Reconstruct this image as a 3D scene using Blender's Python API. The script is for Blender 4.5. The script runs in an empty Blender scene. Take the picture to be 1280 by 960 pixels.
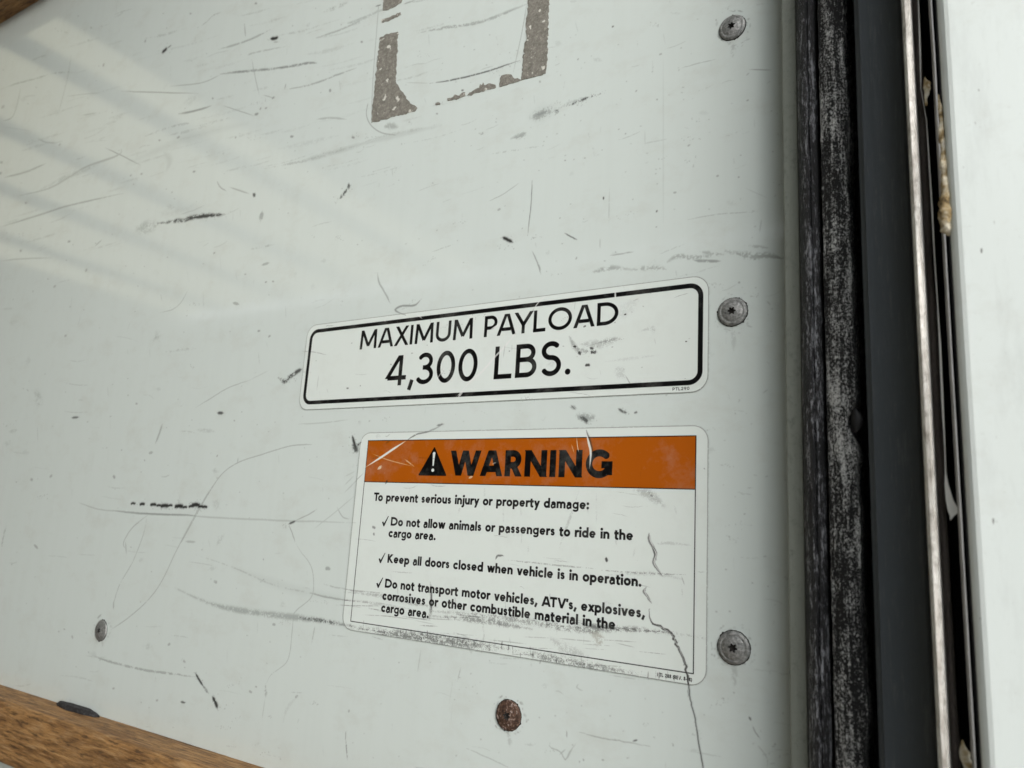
import bpy, bmesh, math, random
import numpy as np
from mathutils import Matrix, Vector

C = bpy.context.scene.collection
rad = math.radians
random.seed(7)
RNG = np.random.default_rng(7)

# ------------------------------------------------------------------ camera
CZ = 1.40                      # camera height above the cargo floor
CAM_AXES = np.array([[0.8556422659839342, 0.5141010953653468, 0.05980281269260717],
                     [0.0506598879706823, -0.19818095718053844, 0.9788553948167174],
                     [0.515082409341063, -0.8345204443002354, -0.19561630717363374]])
FPX = 927.729                  # focal length in pixels of a 1280 px wide frame
DIST = 0.40                    # camera to wall
cam_d = bpy.data.cameras.new('camera')
cam = bpy.data.objects.new('camera', cam_d)
C.objects.link(cam)
bpy.context.scene.camera = cam
m4 = Matrix([list(CAM_AXES[:, i]) for i in range(3)]).to_4x4()
m4 = Matrix(((CAM_AXES[0][0], CAM_AXES[1][0], CAM_AXES[2][0], 0),
             (CAM_AXES[0][1], CAM_AXES[1][1], CAM_AXES[2][1], -DIST),
             (CAM_AXES[0][2], CAM_AXES[1][2], CAM_AXES[2][2], CZ),
             (0, 0, 0, 1)))
cam.matrix_world = m4
cam_d.sensor_width = 36
cam_d.lens = 36 * FPX / 1280
cam_d.clip_start = 0.01
cam_d.clip_end = 500
cam_d.dof.use_dof = True
cam_d.dof.focus_distance = 0.47
cam_d.dof.aperture_fstop = 12.0

# ------------------------------------------------------------------ world and light
sc = bpy.context.scene
w = bpy.data.worlds.new('World')
sc.world = w
w.use_nodes = True
nt = w.node_tree
bg = nt.nodes['Background']
sky = nt.nodes.new('ShaderNodeTexSky')
sky.sky_type = 'NISHITA'
sky.sun_disc = False
SUN_DIR = Vector((0.78, -0.64, 0.42)).normalized()      # towards the sun
sky.sun_elevation = math.asin(SUN_DIR.z)
sky.sun_rotation = math.atan2(SUN_DIR.x, SUN_DIR.y)
sky.air_density = 1.0
sky.dust_density = 1.5
sky.ozone_density = 0.6
hs = nt.nodes.new('ShaderNodeHueSaturation')        # overcast: the sky's colour washed out
hs.inputs['Saturation'].default_value = 0.25
nt.links.new(sky.outputs[0], hs.inputs['Color'])
nt.links.new(hs.outputs[0], bg.inputs[0])
bg.inputs[1].default_value = 0.15
sd = bpy.data.lights.new('sun', 'SUN')
sd.energy = 1.6
sd.angle = rad(110)
sd.color = (1.0, 0.993, 0.98)
so = bpy.data.objects.new('sun', sd)
C.objects.link(so)
so.rotation_euler = SUN_DIR.to_track_quat('Z', 'Y').to_euler()
sc.view_settings.view_transform = 'Standard'
sc.view_settings.look = 'None'
sc.view_settings.gamma = 1
sc.view_settings.exposure = 1.48
sc.render.engine = 'CYCLES'


# ------------------------------------------------------------------ measuring helpers
def at(px, py, y=0.0):
    """photo pixel (1280x960) -> x, z on the vertical plane at depth y (z relative to the camera height)"""
    d = CAM_AXES[0] * (px - 640) / FPX + CAM_AXES[1] * (480 - py) / FPX - CAM_AXES[2]
    t = (y + DIST) / d[1]
    return float(t * d[0]), float(t * d[2])


def tag(o, label=None, cat=None, group=None, kind=None):
    if label: o['label'] = label
    if cat: o['category'] = cat
    if group: o['group'] = group
    if kind: o['kind'] = kind
    return o


def link(name, me, mat=None, parent=None):
    o = bpy.data.objects.new(name, me)
    C.objects.link(o)
    if mat:
        me.materials.append(mat)
    if parent:
        o.parent = parent
    return o


def obj(name, bm, mat=None, parent=None, smooth=False):
    bmesh.ops.recalc_face_normals(bm, faces=bm.faces)
    me = bpy.data.meshes.new(name)
    bm.to_mesh(me)
    bm.free()
    if smooth:
        for p in me.polygons:
            p.use_smooth = True
    return link(name, me, mat, parent)


def empty(name, loc=(0, 0, 0)):
    o = bpy.data.objects.new(name, None)
    o.empty_display_size = 0.01
    C.objects.link(o)
    o.location = loc
    return o


def add_box(bm, x0, x1, y0, y1, z0, z1, bev=0, seg=2):
    r = bmesh.ops.create_cube(bm, size=1)
    for v in r['verts']:
        v.co = Vector((x0 + (v.co.x + .5) * (x1 - x0), y0 + (v.co.y + .5) * (y1 - y0), z0 + (v.co.z + .5) * (z1 - z0)))
    if bev:
        es = list({e for v in r['verts'] for e in v.link_edges})
        bmesh.ops.bevel(bm, geom=es, offset=bev, segments=seg, affect='EDGES', profile=.5)


def prism(bm, pts, y_back, y_front):
    """outline in x,z extruded from y_back to y_front"""
    a = [bm.verts.new((p[0], y_front, p[1])) for p in pts]
    b = [bm.verts.new((p[0], y_back, p[1])) for p in pts]
    bm.faces.new(a)
    bm.faces.new(b[::-1])
    n = len(pts)
    for i in range(n):
        bm.faces.new((a[i], a[(i + 1) % n], b[(i + 1) % n], b[i]))


def rrect(x0, x1, z0, z1, r, n=8):
    out = []
    for cx, cz, a0 in ((x1 - r, z1 - r, 0), (x0 + r, z1 - r, 90), (x0 + r, z0 + r, 180), (x1 - r, z0 + r, 270)):
        for i in range(n + 1):
            a = rad(a0 + 90 * i / n)
            out.append((cx + r * math.cos(a), cz + r * math.sin(a)))
    return out


# ------------------------------------------------------------------ a small painter for print and wear
def value_noise(n, cells, seed):
    r = np.random.default_rng(seed).random((cells, cells)).astype(np.float32)
    t = np.arange(n) * cells / n
    i = t.astype(int)
    f = (t - i)
    f = f * f * (3 - 2 * f)
    f = f.astype(np.float32)
    i2 = (i + 1) % cells
    a = r[i][:, i] * (1 - f)[None, :] + r[i][:, i2] * f[None, :]
    b = r[i2][:, i] * (1 - f)[None, :] + r[i2][:, i2] * f[None, :]
    return a * (1 - f)[:, None] + b * f[:, None]


NT = 1024
NOISE_F = 0.25 * value_noise(NT, 64, 1) + 0.35 * value_noise(NT, 200, 2) + 0.40 * value_noise(NT, 400, 3)
NOISE_C = 0.5 * value_noise(NT, 16, 4) + 0.5 * value_noise(NT, 50, 5)


class Canvas:
    """image over a rectangle of the wall plane, metres, z relative to camera height"""
    def __init__(s, x0, x1, z0, z1, res, rgb=(0, 0, 0)):
        s.x0, s.z0, s.res = x0, z0, res
        s.x1, s.z1 = x1, z1
        s.ns = .00022 if res > .0003 else .00010
        s.W = int(round((x1 - x0) / res))
        s.H = int(round((z1 - z0) / res))
        s.a = np.empty((s.H, s.W, 3), np.float32)
        s.a[:] = rgb

    def window(s, pts, pad):
        xs = [p[0] for p in pts]
        zs = [p[1] for p in pts]
        i0 = int(max(0, (min(xs) - pad - s.x0) / s.res))
        i1 = int(min(s.W, (max(xs) + pad - s.x0) / s.res + 2))
        j0 = int(max(0, (min(zs) - pad - s.z0) / s.res))
        j1 = int(min(s.H, (max(zs) + pad - s.z0) / s.res + 2))
        if i1 <= i0 or j1 <= j0:
            return None
        X = s.x0 + (np.arange(i0, i1, dtype=np.float32) + .5) * s.res
        Z = s.z0 + (np.arange(j0, j1, dtype=np.float32) + .5) * s.res
        return i0, i1, j0, j1, X[None, :], Z[:, None]

    def blend(s, win, al, col, mode='mix'):
        i0, i1, j0, j1 = win[:4]
        t = s.a[j0:j1, i0:i1]
        if mode == 'max':
            for k in range(3):
                if col[k] > 0:
                    t[..., k] = np.maximum(t[..., k], al * col[k])
        else:
            t += al[..., None] * (np.array(col, np.float32) - t)

    def stroke(s, pts, width, col, soft=0.0, strength=1.0, butt=False, clip=None, taper=0.0, rough=0.0, mode='mix', closed=False):
        """width and soft in metres; rough 0..1 breaks the stroke up with noise"""
        if closed:
            pts = list(pts) + [pts[0]]
        h = width / 2
        win = s.window(pts, h + soft + 2 * s.res)
        if win is None:
            return
        i0, i1, j0, j1, X, Z = win
        D = np.full((j1 - j0, i1 - i0), 1e3, np.float32)
        n = len(pts) - 1
        for k in range(n):
            (ax, az), (bx, bz) = pts[k], pts[k + 1]
            L = math.hypot(bx - ax, bz - az)
            if L < 1e-9:
                continue
            ux, uz = (bx - ax) / L, (bz - az) / L
            sub = s.window([pts[k], pts[k + 1]], h + soft + 2 * s.res)
            if sub is None:
                continue
            a0, a1, b0, b1, XX, ZZ = sub
            t = (XX - ax) * ux + (ZZ - az) * uz
            v = np.abs((XX - ax) * -uz + (ZZ - az) * ux)
            q = np.clip(t, 0, L)
            hh = h
            if taper:
                f0 = k / n
                f1 = (k + 1) / n
                f = f0 + (f1 - f0) * q / L
                hh = h * np.clip(np.minimum(f, 1 - f) / taper, 0.12, 1)
            if butt and (k == 0 or k == n - 1) and not closed:
                e0 = -t if k == 0 else np.full_like(t + v, -1)
                e1 = (t - L) if k == n - 1 else np.full_like(t + v, -1)
                rnd = np.hypot(np.where(k == 0, np.maximum(t - L, 0), np.maximum(-t, 0)), v) if n > 1 else v
                d = np.maximum(np.maximum(e0, e1), (rnd if n > 1 else v) - h)
                if n > 1:
                    d = np.maximum(np.maximum(e0, e1), rnd - h)
            else:
                d = np.hypot(t - q, v) - hh
            V = D[b0 - j0:b1 - j0, a0 - i0:a1 - i0]
            np.minimum(V, d, out=V)
        if soft > 0:
            al = np.clip(1 - (D + soft * .5) / max(soft, s.res), 0, 1)
            al = al * al * (3 - 2 * al)
        else:
            al = np.clip(.5 - D / s.res, 0, 1)
        if clip is not None:
            al = al * np.clip(.5 + (Z - clip[0]) / s.res, 0, 1) * np.clip(.5 + (clip[1] - Z) / s.res, 0, 1)
        if rough > 0:
            ii = (np.round(X / s.ns).astype(int)) % NT
            jj = (np.round(Z / s.ns).astype(int)) % NT
            nf = NOISE_F[jj, ii]
            nc = NOISE_C[jj, ii]
            nn = .75 * nf + .25 * nc
            th = .40 + rough * .36 - al * (1 - rough) * .3
            al = al * np.clip((nn - th) * 9 + .5, 0, 1)
        s.blend(win, al * strength, col, mode)

    def poly(s, pts, col, strength=1.0):
        win = s.window(pts, 2 * s.res)
        if win is None:
            return
        i0, i1, j0, j1, X, Z = win
        acc = np.zeros((j1 - j0, i1 - i0), np.float32)
        for ox in (-.33, 0, .33):
            for oz in (-.33, 0, .33):
                x = X + ox * s.res
                z = Z + oz * s.res
                ins = np.zeros_like(acc, bool)
                for k in range(len(pts)):
                    (ax, az), (bx, bz) = pts[k], pts[(k + 1) % len(pts)]
                    if az == bz:
                        continue
                    c = ((az > z) != (bz > z)) & (x < (bx - ax) * (z - az) / (bz - az) + ax)
                    ins ^= c
                acc += ins / 9.0
        s.blend(win, acc * strength, col)

    def image(s, name, data=False):
        im = bpy.data.images.new(name, s.W, s.H, alpha=False)
        if data:
            im.colorspace_settings.name = 'Non-Color'
        px = np.ones((s.H, s.W, 4), np.float32)
        px[..., :3] = np.clip(s.a, 0, 1)
        im.pixels.foreach_set(px.ravel())
        im.pack()
        return im


# ------------------------------------------------------------------ geometric sans lettering, cap height 1
def arc(cx, cy, rx, ry, a0, a1, n=None):
    n = n or max(4, int(abs(a1 - a0) / 9))
    return [(cx + rx * math.cos(rad(a0 + (a1 - a0) * i / n)), cy + ry * math.sin(rad(a0 + (a1 - a0) * i / n))) for i in range(n + 1)]


def glyph(c, w):
    """-> advance box width, [(points, clip or None, butt)]"""
    h = w / 2
    X = .695                                     # x height
    cl = (0, 1)
    S = []

    def a(pts, clip=None, butt=True):
        S.append((pts, clip, butt))
    d = w * .56                                 # half the horizontal cut of a steep stroke
    e = .15
    if c == ' ':
        return .30 + w * .2, S
    if c == 'M':
        W = .98 + w * .5
        a([(h + .02, 0), (h + .05, 1)]); a([(W - h - .02, 0), (W - h - .05, 1)])
        a([(h * .8 + .03, 1.08), (W / 2, .16 - .0)], (.1, 1)); a([(W - h * .8 - .03, 1.08), (W / 2, .16)], (.1, 1))
    elif c == 'A':
        W = .86 + w * .45
        a([(W / 2 + e * .05, 1 + e), (d - e * .33, -e)], cl); a([(W / 2 - e * .05, 1 + e), (W - d + e * .33, -e)], cl)
        a([(.22 + w * .2, .28), (W - .22 - w * .2, .28)])
    elif c == 'X':
        W = .74 + w * .5
        a([(d - .1, -.15), (W - d + .06, 1.15)], cl); a([(W - d + .1, -.15), (d - .06, 1.15)], cl)
    elif c == 'I':
        W = w
        a([(h, 0), (h, 1)])
    elif c == 'U':
        W = .76 + w * .3
        r = W / 2 - h
        a([(h, 1), (h, r + h * .6)] + arc(W / 2, r + h * .6, r, r + h * .6 - h + .01, 180, 360) + [(W - h, r + h * .6), (W - h, 1)])
    elif c == 'P':
        W = .58 + w * .4
        a([(h, 0), (h, 1)]); r = .27 - h * .2
        a([(0, 1 - h), (W - h - r, 1 - h)] + arc(W - h - r, 1 - h - r, r, r, 90, -90)[1:] + [(0 + h, 1 - h - 2 * r)])
    elif c == 'Y':
        W = .78 + w * .4
        a([(W / 2, 0), (W / 2, .46)]); a([(W / 2, .40), (d - .12, 1.15)], (0, 1)); a([(W / 2, .40), (W - d + .12, 1.15)], (0, 1))
    elif c == 'L':
        W = .5 + w * .4
        a([(h, 0), (h, 1)]); a([(0, h), (W, h)])
    elif c == 'O' or c == 'Q':
        W = 1.02 + w * .25
        a(arc(W / 2, .5, W / 2 - h, .51 - h, 0, 360, 48), None, False)
    elif c == 'D':
        W = .84 + w * .3
        a([(h, 0), (h, 1)])
        rx = W - h - .32
        a([(0, 1 - h), (.32, 1 - h)] + arc(.32, .5, rx, .5 - h, 90, -90)[1:] + [(0, h)])
    elif c == 'B':
        W = .58 + w * .45
        a([(h, 0), (h, 1)]); r = (.5 - h * .4) / 2 - h * .3
        t = 1 - h; mid = .53
        r1 = (t - mid) / 2; r2 = (mid - h) / 2
        a([(0, t), (W - h - r1 - .05, t)] + arc(W - h - r1 - .05, mid + r1, r1, r1, 90, -90)[1:] + [(h, mid)])
        a([(h, mid), (W - h - r2, mid)] + arc(W - h - r2, h + r2, r2, r2, 90, -90)[1:] + [(0, h)])
    elif c == 'S':
        W = .56 + w * .35
        r1 = .24 - h * .42; r2 = .27 - h * .42; rx = W / 2 - h
        m = .53
        top = 1.01 - h; bot = -.01 + h
        ry1 = (top - m) / 2; ry2 = (m - bot) / 2
        a(arc(W / 2, m + ry1, rx * .92, ry1, 35, 262, 24) + arc(W / 2, m - ry2, rx, ry2, 82, -150, 24))
    elif c == 'W':
        W = 1.30 + w * .35
        q = (W - 2 * d) / 4
        P = [d, d + q + .01, W / 2, W - d - q - .01, W - d]
        a([(P[0] - .035, 1.12), (P[1] + .02, -.1)], cl); a([(P[2] + .02, 1.12), (P[1] - .02, -.1)], cl)
        a([(P[2] - .02, 1.12), (P[3] + .02, -.1)], cl); a([(P[4] + .035, 1.12), (P[3] - .02, -.1)], cl)
    elif c == 'R':
        W = .60 + w * .42
        a([(h, 0), (h, 1)]); r = .265 - h * .3
        a([(0, 1 - h), (W - h - r - .03, 1 - h)] + arc(W - h - r - .03, 1 - h - r, r, r, 90, -90)[1:] + [(h, 1 - h - 2 * r)])
        a([(W * .45, .5), (W - d * .95 + .06, -.1)], (0, .52))
    elif c == 'N':
        W = .78 + w * .4
        a([(h, 0), (h, 1)]); a([(W - h, 0), (W - h, 1)]); a([(h * .6, 1.06), (W - h * .6, -.06)], cl)
    elif c == 'G':
        W = .92 + w * .25
        a(arc(W / 2 + .02, .5, W / 2 - h, .51 - h, 42, 318, 36) + [(W - h, .17 + h * .2)])
        a([(W - h, .10), (W - h, .56)]); a([(W * .60, .56 - h * .8), (W, .56 - h * .8)])
    elif c == 'T':
        W = .64 + w * .3
        a([(W / 2, 0), (W / 2, 1)]); a([(0, 1 - h), (W, 1 - h)])
    elif c == 'V':
        W = .80 + w * .35
        a([(d - .05, 1.12), (W / 2 + .03, -.1)], cl); a([(W - d + .05, 1.12), (W / 2 - .03, -.1)], cl)
    elif c == 'K':
        W = .66 + w * .45
        a([(h, 0), (h, 1)]); a([(h, .42), (W - d + .02, 1.1)], cl); a([(h + .08, .58), (W - d + .08, -.1)], cl)
    elif c == 'E':
        W = .5 + w * .3
        a([(h, 0), (h, 1)])
        for y in (h, .52, 1 - h): a([(0, y), (W, y)])
    elif c == '4':
        W = .66 + w * .2
        a([(W - .18 - h * .6, 0), (W - .18 - h * .6, 1)])
        a([(W - .18 - h * .7, 1.05), (h * .2 - .06, .2)], (.24, 1)); a([(0, .24 + h * .2), (W, .24 + h * .2)])
    elif c == '3':
        W = .58 + w * .3
        m = .53
        t = 1.01 - h; b = -.01 + h
        r1 = (t - m) / 2; r2 = (m - b) / 2
        a(arc(W / 2 - .01, m + r1, W / 2 - h - .03, r1, 150, -90, 24)); a(arc(W / 2 - .01, m - r2, W / 2 - h + .01, r2, 90, -152, 24))
        a([(W * .38, m), (W / 2, m)])
    elif c == '0':
        W = .60 + w * .3
        a(arc(W / 2, .5, W / 2 - h, .51 - h, 0, 360, 40), None, False)
    elif c == '2':
        W = .58 + w * .3
        a(arc(W / 2, .70, W / 2 - h, .31 - h, 170, -35, 20) + [(h * .9, h)]); a([(0, h), (W, h)])
    elif c == '9' or c == '6':
        W = .60 + w * .3
        r = W / 2 - h
        if c == '9':
            a(arc(W / 2, 1 - h - r, r, r, 0, 360, 24), None, False); a([(W - h - .01, 1 - h - r * 1.3), (W * .36, 0)])
        else:
            a(arc(W / 2, h + r, r, r, 0, 360, 24), None, False); a([(h + .01, h + r * 1.3), (W * .64, 1)])
    elif c == '8':
        W = .58 + w * .3
        a(arc(W / 2, .76, W / 2 - h - .03, .25 - h, 0, 360, 20), None, False); a(arc(W / 2, .27, W / 2 - h, .28 - h, 0, 360, 20), None, False)
    elif c == '1':
        W = .36 + w * .2
        a([(W - h - .05, 0), (W - h - .05, 1)]); a([(W - h - .05, .98), (0, .74)])
    elif c == '-':
        W = .34
        a([(0, .4), (W, .4)])
    elif c in '()':
        W = .26 + w * .3
        a(arc(.85 if c == '(' else W - .85, .42, .85 - h, .8, 180 - 42 if c == '(' else -42, 180 + 42 if c == '(' else 42, 10))
    elif c == '.':
        W = w * 1.25
        a([(W / 2, 0), (W / 2, w * 1.25)]); return W, [([(W / 2, w * .62), (W / 2 + .001, w * .62)], None, 'dot')]
    elif c == ':':
        W = w * 1.2
        return W, [([(W / 2, w * .6), (W / 2 + .001, w * .6)], None, 'dot'), ([(W / 2, X - w * .6), (W / 2 + .001, X - w * .6)], None, 'dot')]
    elif c == ',':
        W = w * 1.3
        a([(W * .72, w * 1.15), (W * .2, -.17)])
    elif c == "'":
        W = w * 1.1
        a([(W * .6, 1.0), (W * .35, .68)])
    elif c in 'abdegopqc':
        W = .60 + w * .22
        r = W / 2 - h
        ry = X / 2 + .01 - h
        cy = X / 2
        ring = arc(W / 2, cy, r, ry, 0, 360, 30)
        if c == 'o':
            a(ring, None, False)
        elif c == 'c':
            W -= .06
            a(arc(W / 2 + .03, cy, r, ry, 48, 312, 24))
        elif c == 'e':
            a(arc(W / 2, cy, r, ry, 0, 315, 26)); a([(h, cy - w * .02), (W - h * .8, cy - w * .02)])
        elif c == 'a':
            W = .52 + w * .2
            a([(W - h, 0), (W - h, X * .62)] + arc(W / 2 + .01, X * .62, W / 2 - h - .01, X + .01 - h - X * .62, 0, 150, 12))
            a([(W - h, X * .56), (W * .45, X * .56)] + arc(W * .42, X * .30, W * .42 - h, X * .26, 90, 270, 12) + [(W * .5, X * .04 + h * .15), (W - h, X * .22)])
        elif c == 'd':
            a(ring, None, False); a([(W - h, 0), (W - h, 1.03)])
        elif c == 'b':
            a(ring, None, False); a([(h, 0), (h, 1.03)])
        elif c == 'q':
            a(ring, None, False); a([(W - h, -.3), (W - h, X)])
        elif c == 'p':
            a(ring, None, False); a([(h, -.3), (h, X)])
        elif c == 'g':
            a(ring, None, False)
            a([(W - h, X), (W - h, -.06)] + arc(W / 2, -.06, r, .25 - h, 0, -145, 14))
    elif c in 'hnmru':
        W = .53 + w * .25
        r = W / 2 - h
        if c == 'm':
            W = .86 + w * .3
            r = (W - w) / 4
            a([(h, 0), (h, X)])
            for q in (0, 1):
                cx = h + r + 2 * r * q
                a([(cx - r, X - h - r * 1.1)] + arc(cx, X - h - r * 1.1 + .01, r, r * 1.1, 180, 0, 14) + [(cx + r, 0)])
        elif c == 'r':
            W = .33 + w * .25
            a([(h, 0), (h, X)]); a([(h, X * .5)] + arc(h + .24, X * .5, .24, X * .5 - h + .01, 180, 85, 10))
        elif c == 'u':
            a([(h, X), (h, r + h)] + arc(W / 2, r + h, r, r, 180, 360, 14) + [(W - h, X)]); a([(W - h, 0), (W - h, X)])
        else:
            a([(h, 0), (h, 1.03 if c == 'h' else X)])
            a([(h, X - h - r)] + arc(W / 2, X - h - r + .01, r, r, 180, 0, 14) + [(W - h, 0)])
    elif c in 'il':
        W = w
        a([(h, 0), (h, X if c == 'i' else 1.03)])
        if c == 'i': S.append(([(h, X + .12 + h), (h + .001, X + .12 + h)], None, 'dot'))
    elif c == 'j':
        W = w + .03
        a([(h + .03, X), (h + .03, -.12)] + arc(-.06, -.12, .09 + h, .16 - h * .3, 0, -75, 8))
        S.append(([(h + .03, X + .12 + h), (h + .031, X + .12 + h)], None, 'dot'))
    elif c == 't':
        W = .36 + w * .2
        a([(W * .42, X + .2), (W * .42, .2)] + arc(W * .42 + .13, .13 + h * .3, .13, .13 - h * .3 + h * .0, 180, 280, 8)); a([(0, X - h * .85), (W, X - h * .85)])
    elif c == 's':
        W = .42 + w * .2
        m = X * .52
        t = X + .01 - h; b = -.01 + h
        r1 = (t - m) / 2; r2 = (m - b) / 2; rx = W / 2 - h
        a(arc(W / 2, m + r1, rx * .95, r1, 35, 262, 16) + arc(W / 2, m - r2, rx, r2, 82, -150, 16))
    elif c == 'v':
        W = .54 + w * .3
        a([(d - .05, X + .1), (W / 2 + .03, -.1)], (0, X)); a([(W - d + .05, X + .1), (W / 2 - .03, -.1)], (0, X))
    elif c == 'y':
        W = .54 + w * .3
        a([(d - .05, X + .1), (W / 2 + .02, -.02)], (-.3, X)); a([(W - d + .05, X + .1), (W * .26, -.36)], (-.3, X))
    elif c == 'w':
        W = .84 + w * .3
        q = (W - 2 * d) / 4
        P = [d, d + q, W / 2, W - d - q, W - d]
        a([(P[0] - .03, X + .1), (P[1] + .02, -.08)], (0, X)); a([(P[2] + .02, X + .1), (P[1] - .02, -.08)], (0, X))
        a([(P[2] - .02, X + .1), (P[3] + .02, -.08)], (0, X)); a([(P[4] + .03, X + .1), (P[3] - .02, -.08)], (0, X))
    elif c == 'x':
        W = .52 + w * .35
        a([(d - .08, -.1), (W - d + .08, X + .1)], (0, X)); a([(W - d + .08, -.1), (d - .08, X + .1)], (0, X))
    elif c == 'f':
        W = .34 + w * .2
        a([(W * .4, 0), (W * .4, .8)] + arc(W * .4 + .15, .82, .15, .18, 180, 85, 8)); a([(0, X - h * .85), (W, X - h * .85)])
    else:
        W = .5
    return W, S


def text(cv, s, x0, x1, base, cap, w, col, gap=.10, fit=True):
    adv = []
    x = 0
    kern = {('A', 'Y'): -.16, ('P', 'A'): -.12, ('A', 'T'): -.12, ('T', 'V'): .02, ('T', 'o'): -.12, ('W', 'A'): -.1, ('A', 'X'): -.03,
            ('M', 'A'): -.05, ('Y', 'L'): -.03, ('O', 'A'): -.05, ('A', 'D'): -.0, ('V', "'"): -.04, ('r', 'a'): -.02}
    for i, c in enumerate(s):
        W, S = glyph(c, w)
        thin = c in "AVWXYTvwyx.,'" and 1 or 0
        adv.append((x, S, .84 if (w > .17 and c in 'easg') else 1))
        x += W + gap - .035 * thin + (kern.get((c, s[i + 1]), 0) if i + 1 < len(s) else 0)
    total = x - gap
    sx = (x1 - x0) / total if fit else cap
    for x, S, thin_ in adv:
        for pts, clip, butt in S:
            q = [(x0 + (x + p[0]) * sx, base + p[1] * cap) for p in pts]
            sw = w * thin_ * (cap * .5 + sx * .5)
            cc = (base + clip[0] * cap, base + clip[1] * cap) if clip else None
            if butt == 'dot':
                cv.stroke(q, sw * 1.2, col)
            else:
                cv.stroke(q, sw, col, butt=bool(butt), clip=cc)


# ------------------------------------------------------------------ canvases
MM = .001
wear = Canvas(-1.20, -.04, -.36, .78, .00036)
pay = Canvas(-.4402, -.1188, .0826, .1512, .00013, (.828, .858, .845))
war = Canvas(-.3724, -.1184, -.0722, .0642, .00012, (.828, .858, .845))
INK = (.015, .016, .02)
# payload print
ring = rrect(-.4348, -.1236, .0884, .1456, .0066)
pay.stroke(ring, .0028, INK, closed=True)
text(pay, 'MAXIMUM PAYLOAD', -.3826, -.1741, .1270, .0145, .150, INK, gap=.115)
text(pay, '4,300 LBS.', -.3522, -.2056, .0976, .0220, .135, INK, gap=.11)
text(pay, 'PTL290', -.1394, -.1296, .0843, .0017, .15, (.15, .15, .15), gap=.14)
# warning print
ORANGE = (.645, .32, .02)
war.poly([(-.3646, .0580), (-.1255, .0580), (-.1255, .0289), (-.3646, .0289)], ORANGE)
for p in ([(-.3646, .0289), (-.1255, .0289)], [(-.3646, .0582), (-.1255, .0582), (-.1255, -.0662), (-.3646, -.0662), (-.3646, .0584)]):
    war.stroke(p, .00050, INK)
text(war, 'WARNING', -.2912, -.1747, .0343, .0164, .24, INK, gap=.11)
war.poly([(-.3165, .0342), (-.2932, .0342), (-.3048, .0530)], INK)
war.stroke([(-.3160, .0344), (-.2937, .0344), (-.3048, .0526)], .0009, INK, closed=True)
WH = (.828, .858, .845)
war.poly([(-.3059, .0490), (-.3037, .0490), (-.3043, .0405), (-.3053, .0405)], WH)
war.stroke([(-.3048, .0488), (-.3047, .0488)], .0022, WH)
war.stroke([(-.3048, .0376), (-.3047, .0376)], .0023, WH)
BW = .214
for s_, a_, b_, z_ in (('To prevent serious injury or property damage:', -.3544, -.1886, .0158),
                       ('Do not allow animals or passengers to ride in the', -.3370, -.1607, -.0004),
                       ('cargo area.', -.3381, -.2982, -.0081),
                       ('Keep all doors closed when vehicle is in operation.', -.3370, -.1553, -.0251),
                       ("Do not transport motor vehicles, ATV's, explosives,", -.3372, -.1529, -.0414),
                       ('corrosives or other combustible material in the', -.3386, -.1697, -.0494),
                       ('cargo area.', -.3387, -.2988, -.0572)):
    text(war, s_, a_, b_, z_, .0057, BW, INK, gap=.05)
for z_ in (-.0004, -.0251, -.0414):
    x_ = -.3449
    war.poly([(x_, z_ + .0020), (x_ + .0012, z_ + .0024), (x_ + .0019, z_ + .0012), (x_ + .0050, z_ + .0062), (x_ + .0056, z_ + .0062), (x_ + .0023, z_ - .0008), (x_ + .0016, z_ - .0008)], INK)
text(war, 'PTL 288 (REV. 8-18)', -.1450, -.1262, -.0702, .0018, .19, INK, gap=.13)

# ------------------------------------------------------------------ wear marks, measured on the photograph and laid on the wall
CTX = [0, 0, 1.0]


def smooth(pts, n=6):
    if len(pts) < 3:
        return pts
    P = [pts[0]] + list(pts) + [pts[-1]]
    out = []
    for i in range(1, len(P) - 2):
        p0, p1, p2, p3 = P[i - 1:i + 3]
        for k in range(n):
            t = k / n
            out.append(tuple(.5 * ((2 * p1[j]) + (-p0[j] + p2[j]) * t + (2 * p0[j] - 5 * p1[j] + 4 * p2[j] - p3[j]) * t * t + (-p0[j] + 3 * p1[j] - 3 * p2[j] + p3[j]) * t ** 3) for j in (0, 1)))
    out.append(tuple(pts[-1]))
    return out


def on_wall(pts):
    ox, oy, k = CTX
    px = [(ox + x / k, oy + y / k) for x, y in pts]
    q = [at(*p) for p in px]
    m = px[len(px) // 2]
    a, b, c = at(*m), at(m[0] + 1, m[1]), at(m[0], m[1] + 1)
    # local size of a photo pixel: geometric mean of both directions
    sc_ = math.sqrt(abs((b[0] - a[0]) * (c[1] - a[1]) - (b[1] - a[1]) * (c[0] - a[0])))
    return q, sc_ / k


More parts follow.
